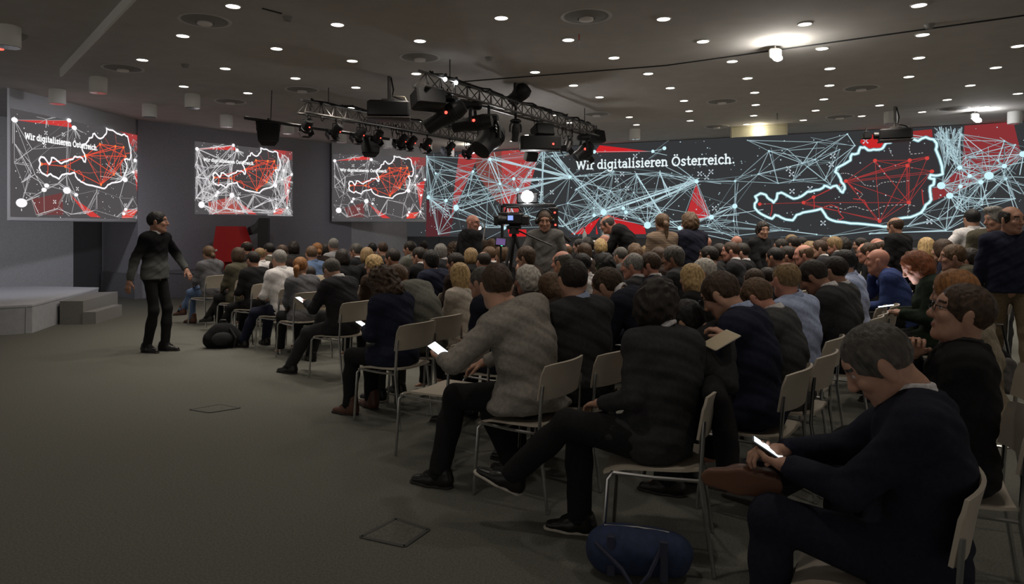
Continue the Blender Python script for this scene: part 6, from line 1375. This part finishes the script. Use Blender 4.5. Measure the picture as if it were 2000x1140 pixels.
# portal with a dazzling projector beam
a_, b_ = W(981, 401, 13.5), W(1083, 401, 13.5); e = empty('light_gantry', ((a_.x + b_.x) / 2, 13.5, 0), label='black gantry frame carrying the dazzling white projector lamp', cat='gantry'); w = (b_.x - a_.x) / 2
MB().box((0, 0, a_.z), (2 * w, .10, .07), None, .01).build('top_bar', M_BLACK, e)
for s_ in (-1, 1): MB().tube([(s_ * w, 0, .005), (s_ * w, 0, a_.z)], .03, 8).box((s_ * w, 0, .015), (.4, .4, .03), None, .008).build('post', M_BLACK, e)
c = W(1030, 384, 13.5); e2 = empty('projector_lamp', (c.x, c.y, c.z), label='dazzling white projector lens on top of the gantry bar', cat='projector')
MB().box((0, .14, -.03), (.42, .30, .20), None, .02).build('housing', M_BLACK, e2)
MB().lathe([(.002, .05), (.09, .03), (.12, 0), (.12, -.05)], (0, -.02, 0), frame_z((0, -1, 0)), 20).build('lens', mat('projector_glow', (1, 1, 1), emit=(1, 1, 1), estr=60), e2)
MB().box((0, .14, -.16), (.30, .24, .07), None, .01).build('foot', M_BLACK, e2)
l = bpy.data.lights.new('projector_beam', 'POINT'); l.energy = 14; l.shadow_soft_size = .1; lo = bpy.data.objects.new('projector_beam', l); link(lo, e2); lo.location = (0, -.25, .02)
# equipment rack with lamps behind the operator
c = W(1081, 430, 10.5); e = empty('equipment_rack', (c.x, c.y, 0), label='slim black equipment rack with red lamps behind the camera operator', cat='equipment rack')
MB().box((0, .15, .95), (.15, .3, 1.9), None, .015).build('rack_body', M_BLACK, e)
for dx, z_ in ((.02, CH + 30 * 10.5 / FPX), (.03, CH + 6 * 10.5 / FPX)): MB().box((dx, -.006, z_), (.026, .014, .026)).build('status_light', M_RED_LED, e)
MB().box((-.02, -.006, 1.72), (.02, .014, .05)).build('status_light', mat('amber_led', (.8, .3, 0), emit=(.9, .35, .05), estr=1.5), e)
for k in range(6): MB().box((0, -.004, .5 + k * .2), (.135, .012, .15), None, .004).build('rack_unit', M_BLACKM, e)
# mic boom pole behind the operator
a_, b_ = W(1090, 449, 10.2), W(1112, 470, 10.2); e = empty('pan_handle', a_, label='black tripod pan handle right of the operator', cat='tripod handle')
MB().tube([(0, 0, 0), tuple(b_ - a_)], .018, 8).build('bar', M_BLACK, e); MB().tube([tuple((b_ - a_) * .75), tuple((b_ - a_) * 1.1)], .028, 8).build('grip', M_BLACKM, e)
# high table with bottles
c = W(1165, 470, 14.2); e = empty('high_table', (c.x, c.y, 0), label='white-topped high table with bottles before the projection wall', cat='table')
MB().lathe([(.01, c.z - .03), (.36, c.z - .025), (.37, c.z - .012), (.36, c.z), (.01, c.z)], (0, 0, 0), n=28).build('tabletop', mat('table_white', (.55, .53, .5), .5), e); MB().tube([(0, 0, .03), (0, 0, c.z - .03)], .04, 10).build('column', M_CHROME, e); MB().lathe([(.01, 0), (.28, 0), (.28, .015), (.05, .04), (.01, .04)], (0, 0, 0), n=24).build('foot', M_CHROME, e)
M_GL = mat('bottle_glass', (.45, .5, .5), .1, spec=.8)
for dx, k, lab in [(-.26, 1.0, 'glass bottle standing left on the high table'), (.18, 1.2, 'glass jug standing right on the high table')]:
    b = empty('bottle' if dx < 0 else 'jug', (c.x + dx, c.y - .1, c.z), label=lab, cat='bottle' if dx < 0 else 'jug')
    pr = [(.005, .002), (.04, .002), (.042, .02), (.042, .15), (.016, .21), (.014, .26), (.005, .262)] if dx < 0 else [(.005, .002), (.06, .002), (.065, .06), (.06, .14), (.045, .19), (.055, .22), (.05, .222), (.005, .05)]
    MB().lathe([(r * k, z_ * k) for r, z_ in pr], (0, 0, 0), n=16).build('glass_body', M_GL, b)
    if dx < 0: MB().lathe([(.016, .25), (.016, .28), (.003, .281)], (0, 0, 0), n=12).build('cap', M_BLACK, b)
    else: MB().tube([(.06, 0, .2), (.12, 0, .2), (.12, 0, .09), (.075, 0, .07)], .009, 6).build('handle', M_GL, b)
# silver stand lamp behind the bald stander
c = W(937, 445, 12.4); e = empty('stand_lamp', (c.x, c.y, 0), label='silver-framed small lamp on a stand beside the bald stander', cat='lamp'); z = c.z
MB().tube([(0, 0, .01), (0, 0, z - .2)], .018, 8).build('stand', M_ALU, e)
for s_ in (-1, 1): MB().tube([(s_ * .07, 0, z - .22), (s_ * .09, 0, z + .05), (s_ * .04, 0, z + .16)], .014, 6).build('frame_side', M_CHROME, e)
MB().lathe([(.002, .0), (.05, .01), (.06, .05), (.045, .12), (.02, .13)], (0, .04, z), frame_z((0, -1, 0)), 14).build('lamp_body', M_ALU, e)
MB().lathe([(.002, .016), (.03, .012), (.036, 0)], (0, -.09, z), frame_z((0, -1, 0)), 12).build('lamp_lens', mat('stand_lens', (1, 1, 1), emit=(.9, .95, 1), estr=2.0), e)
print('people', NP[0])
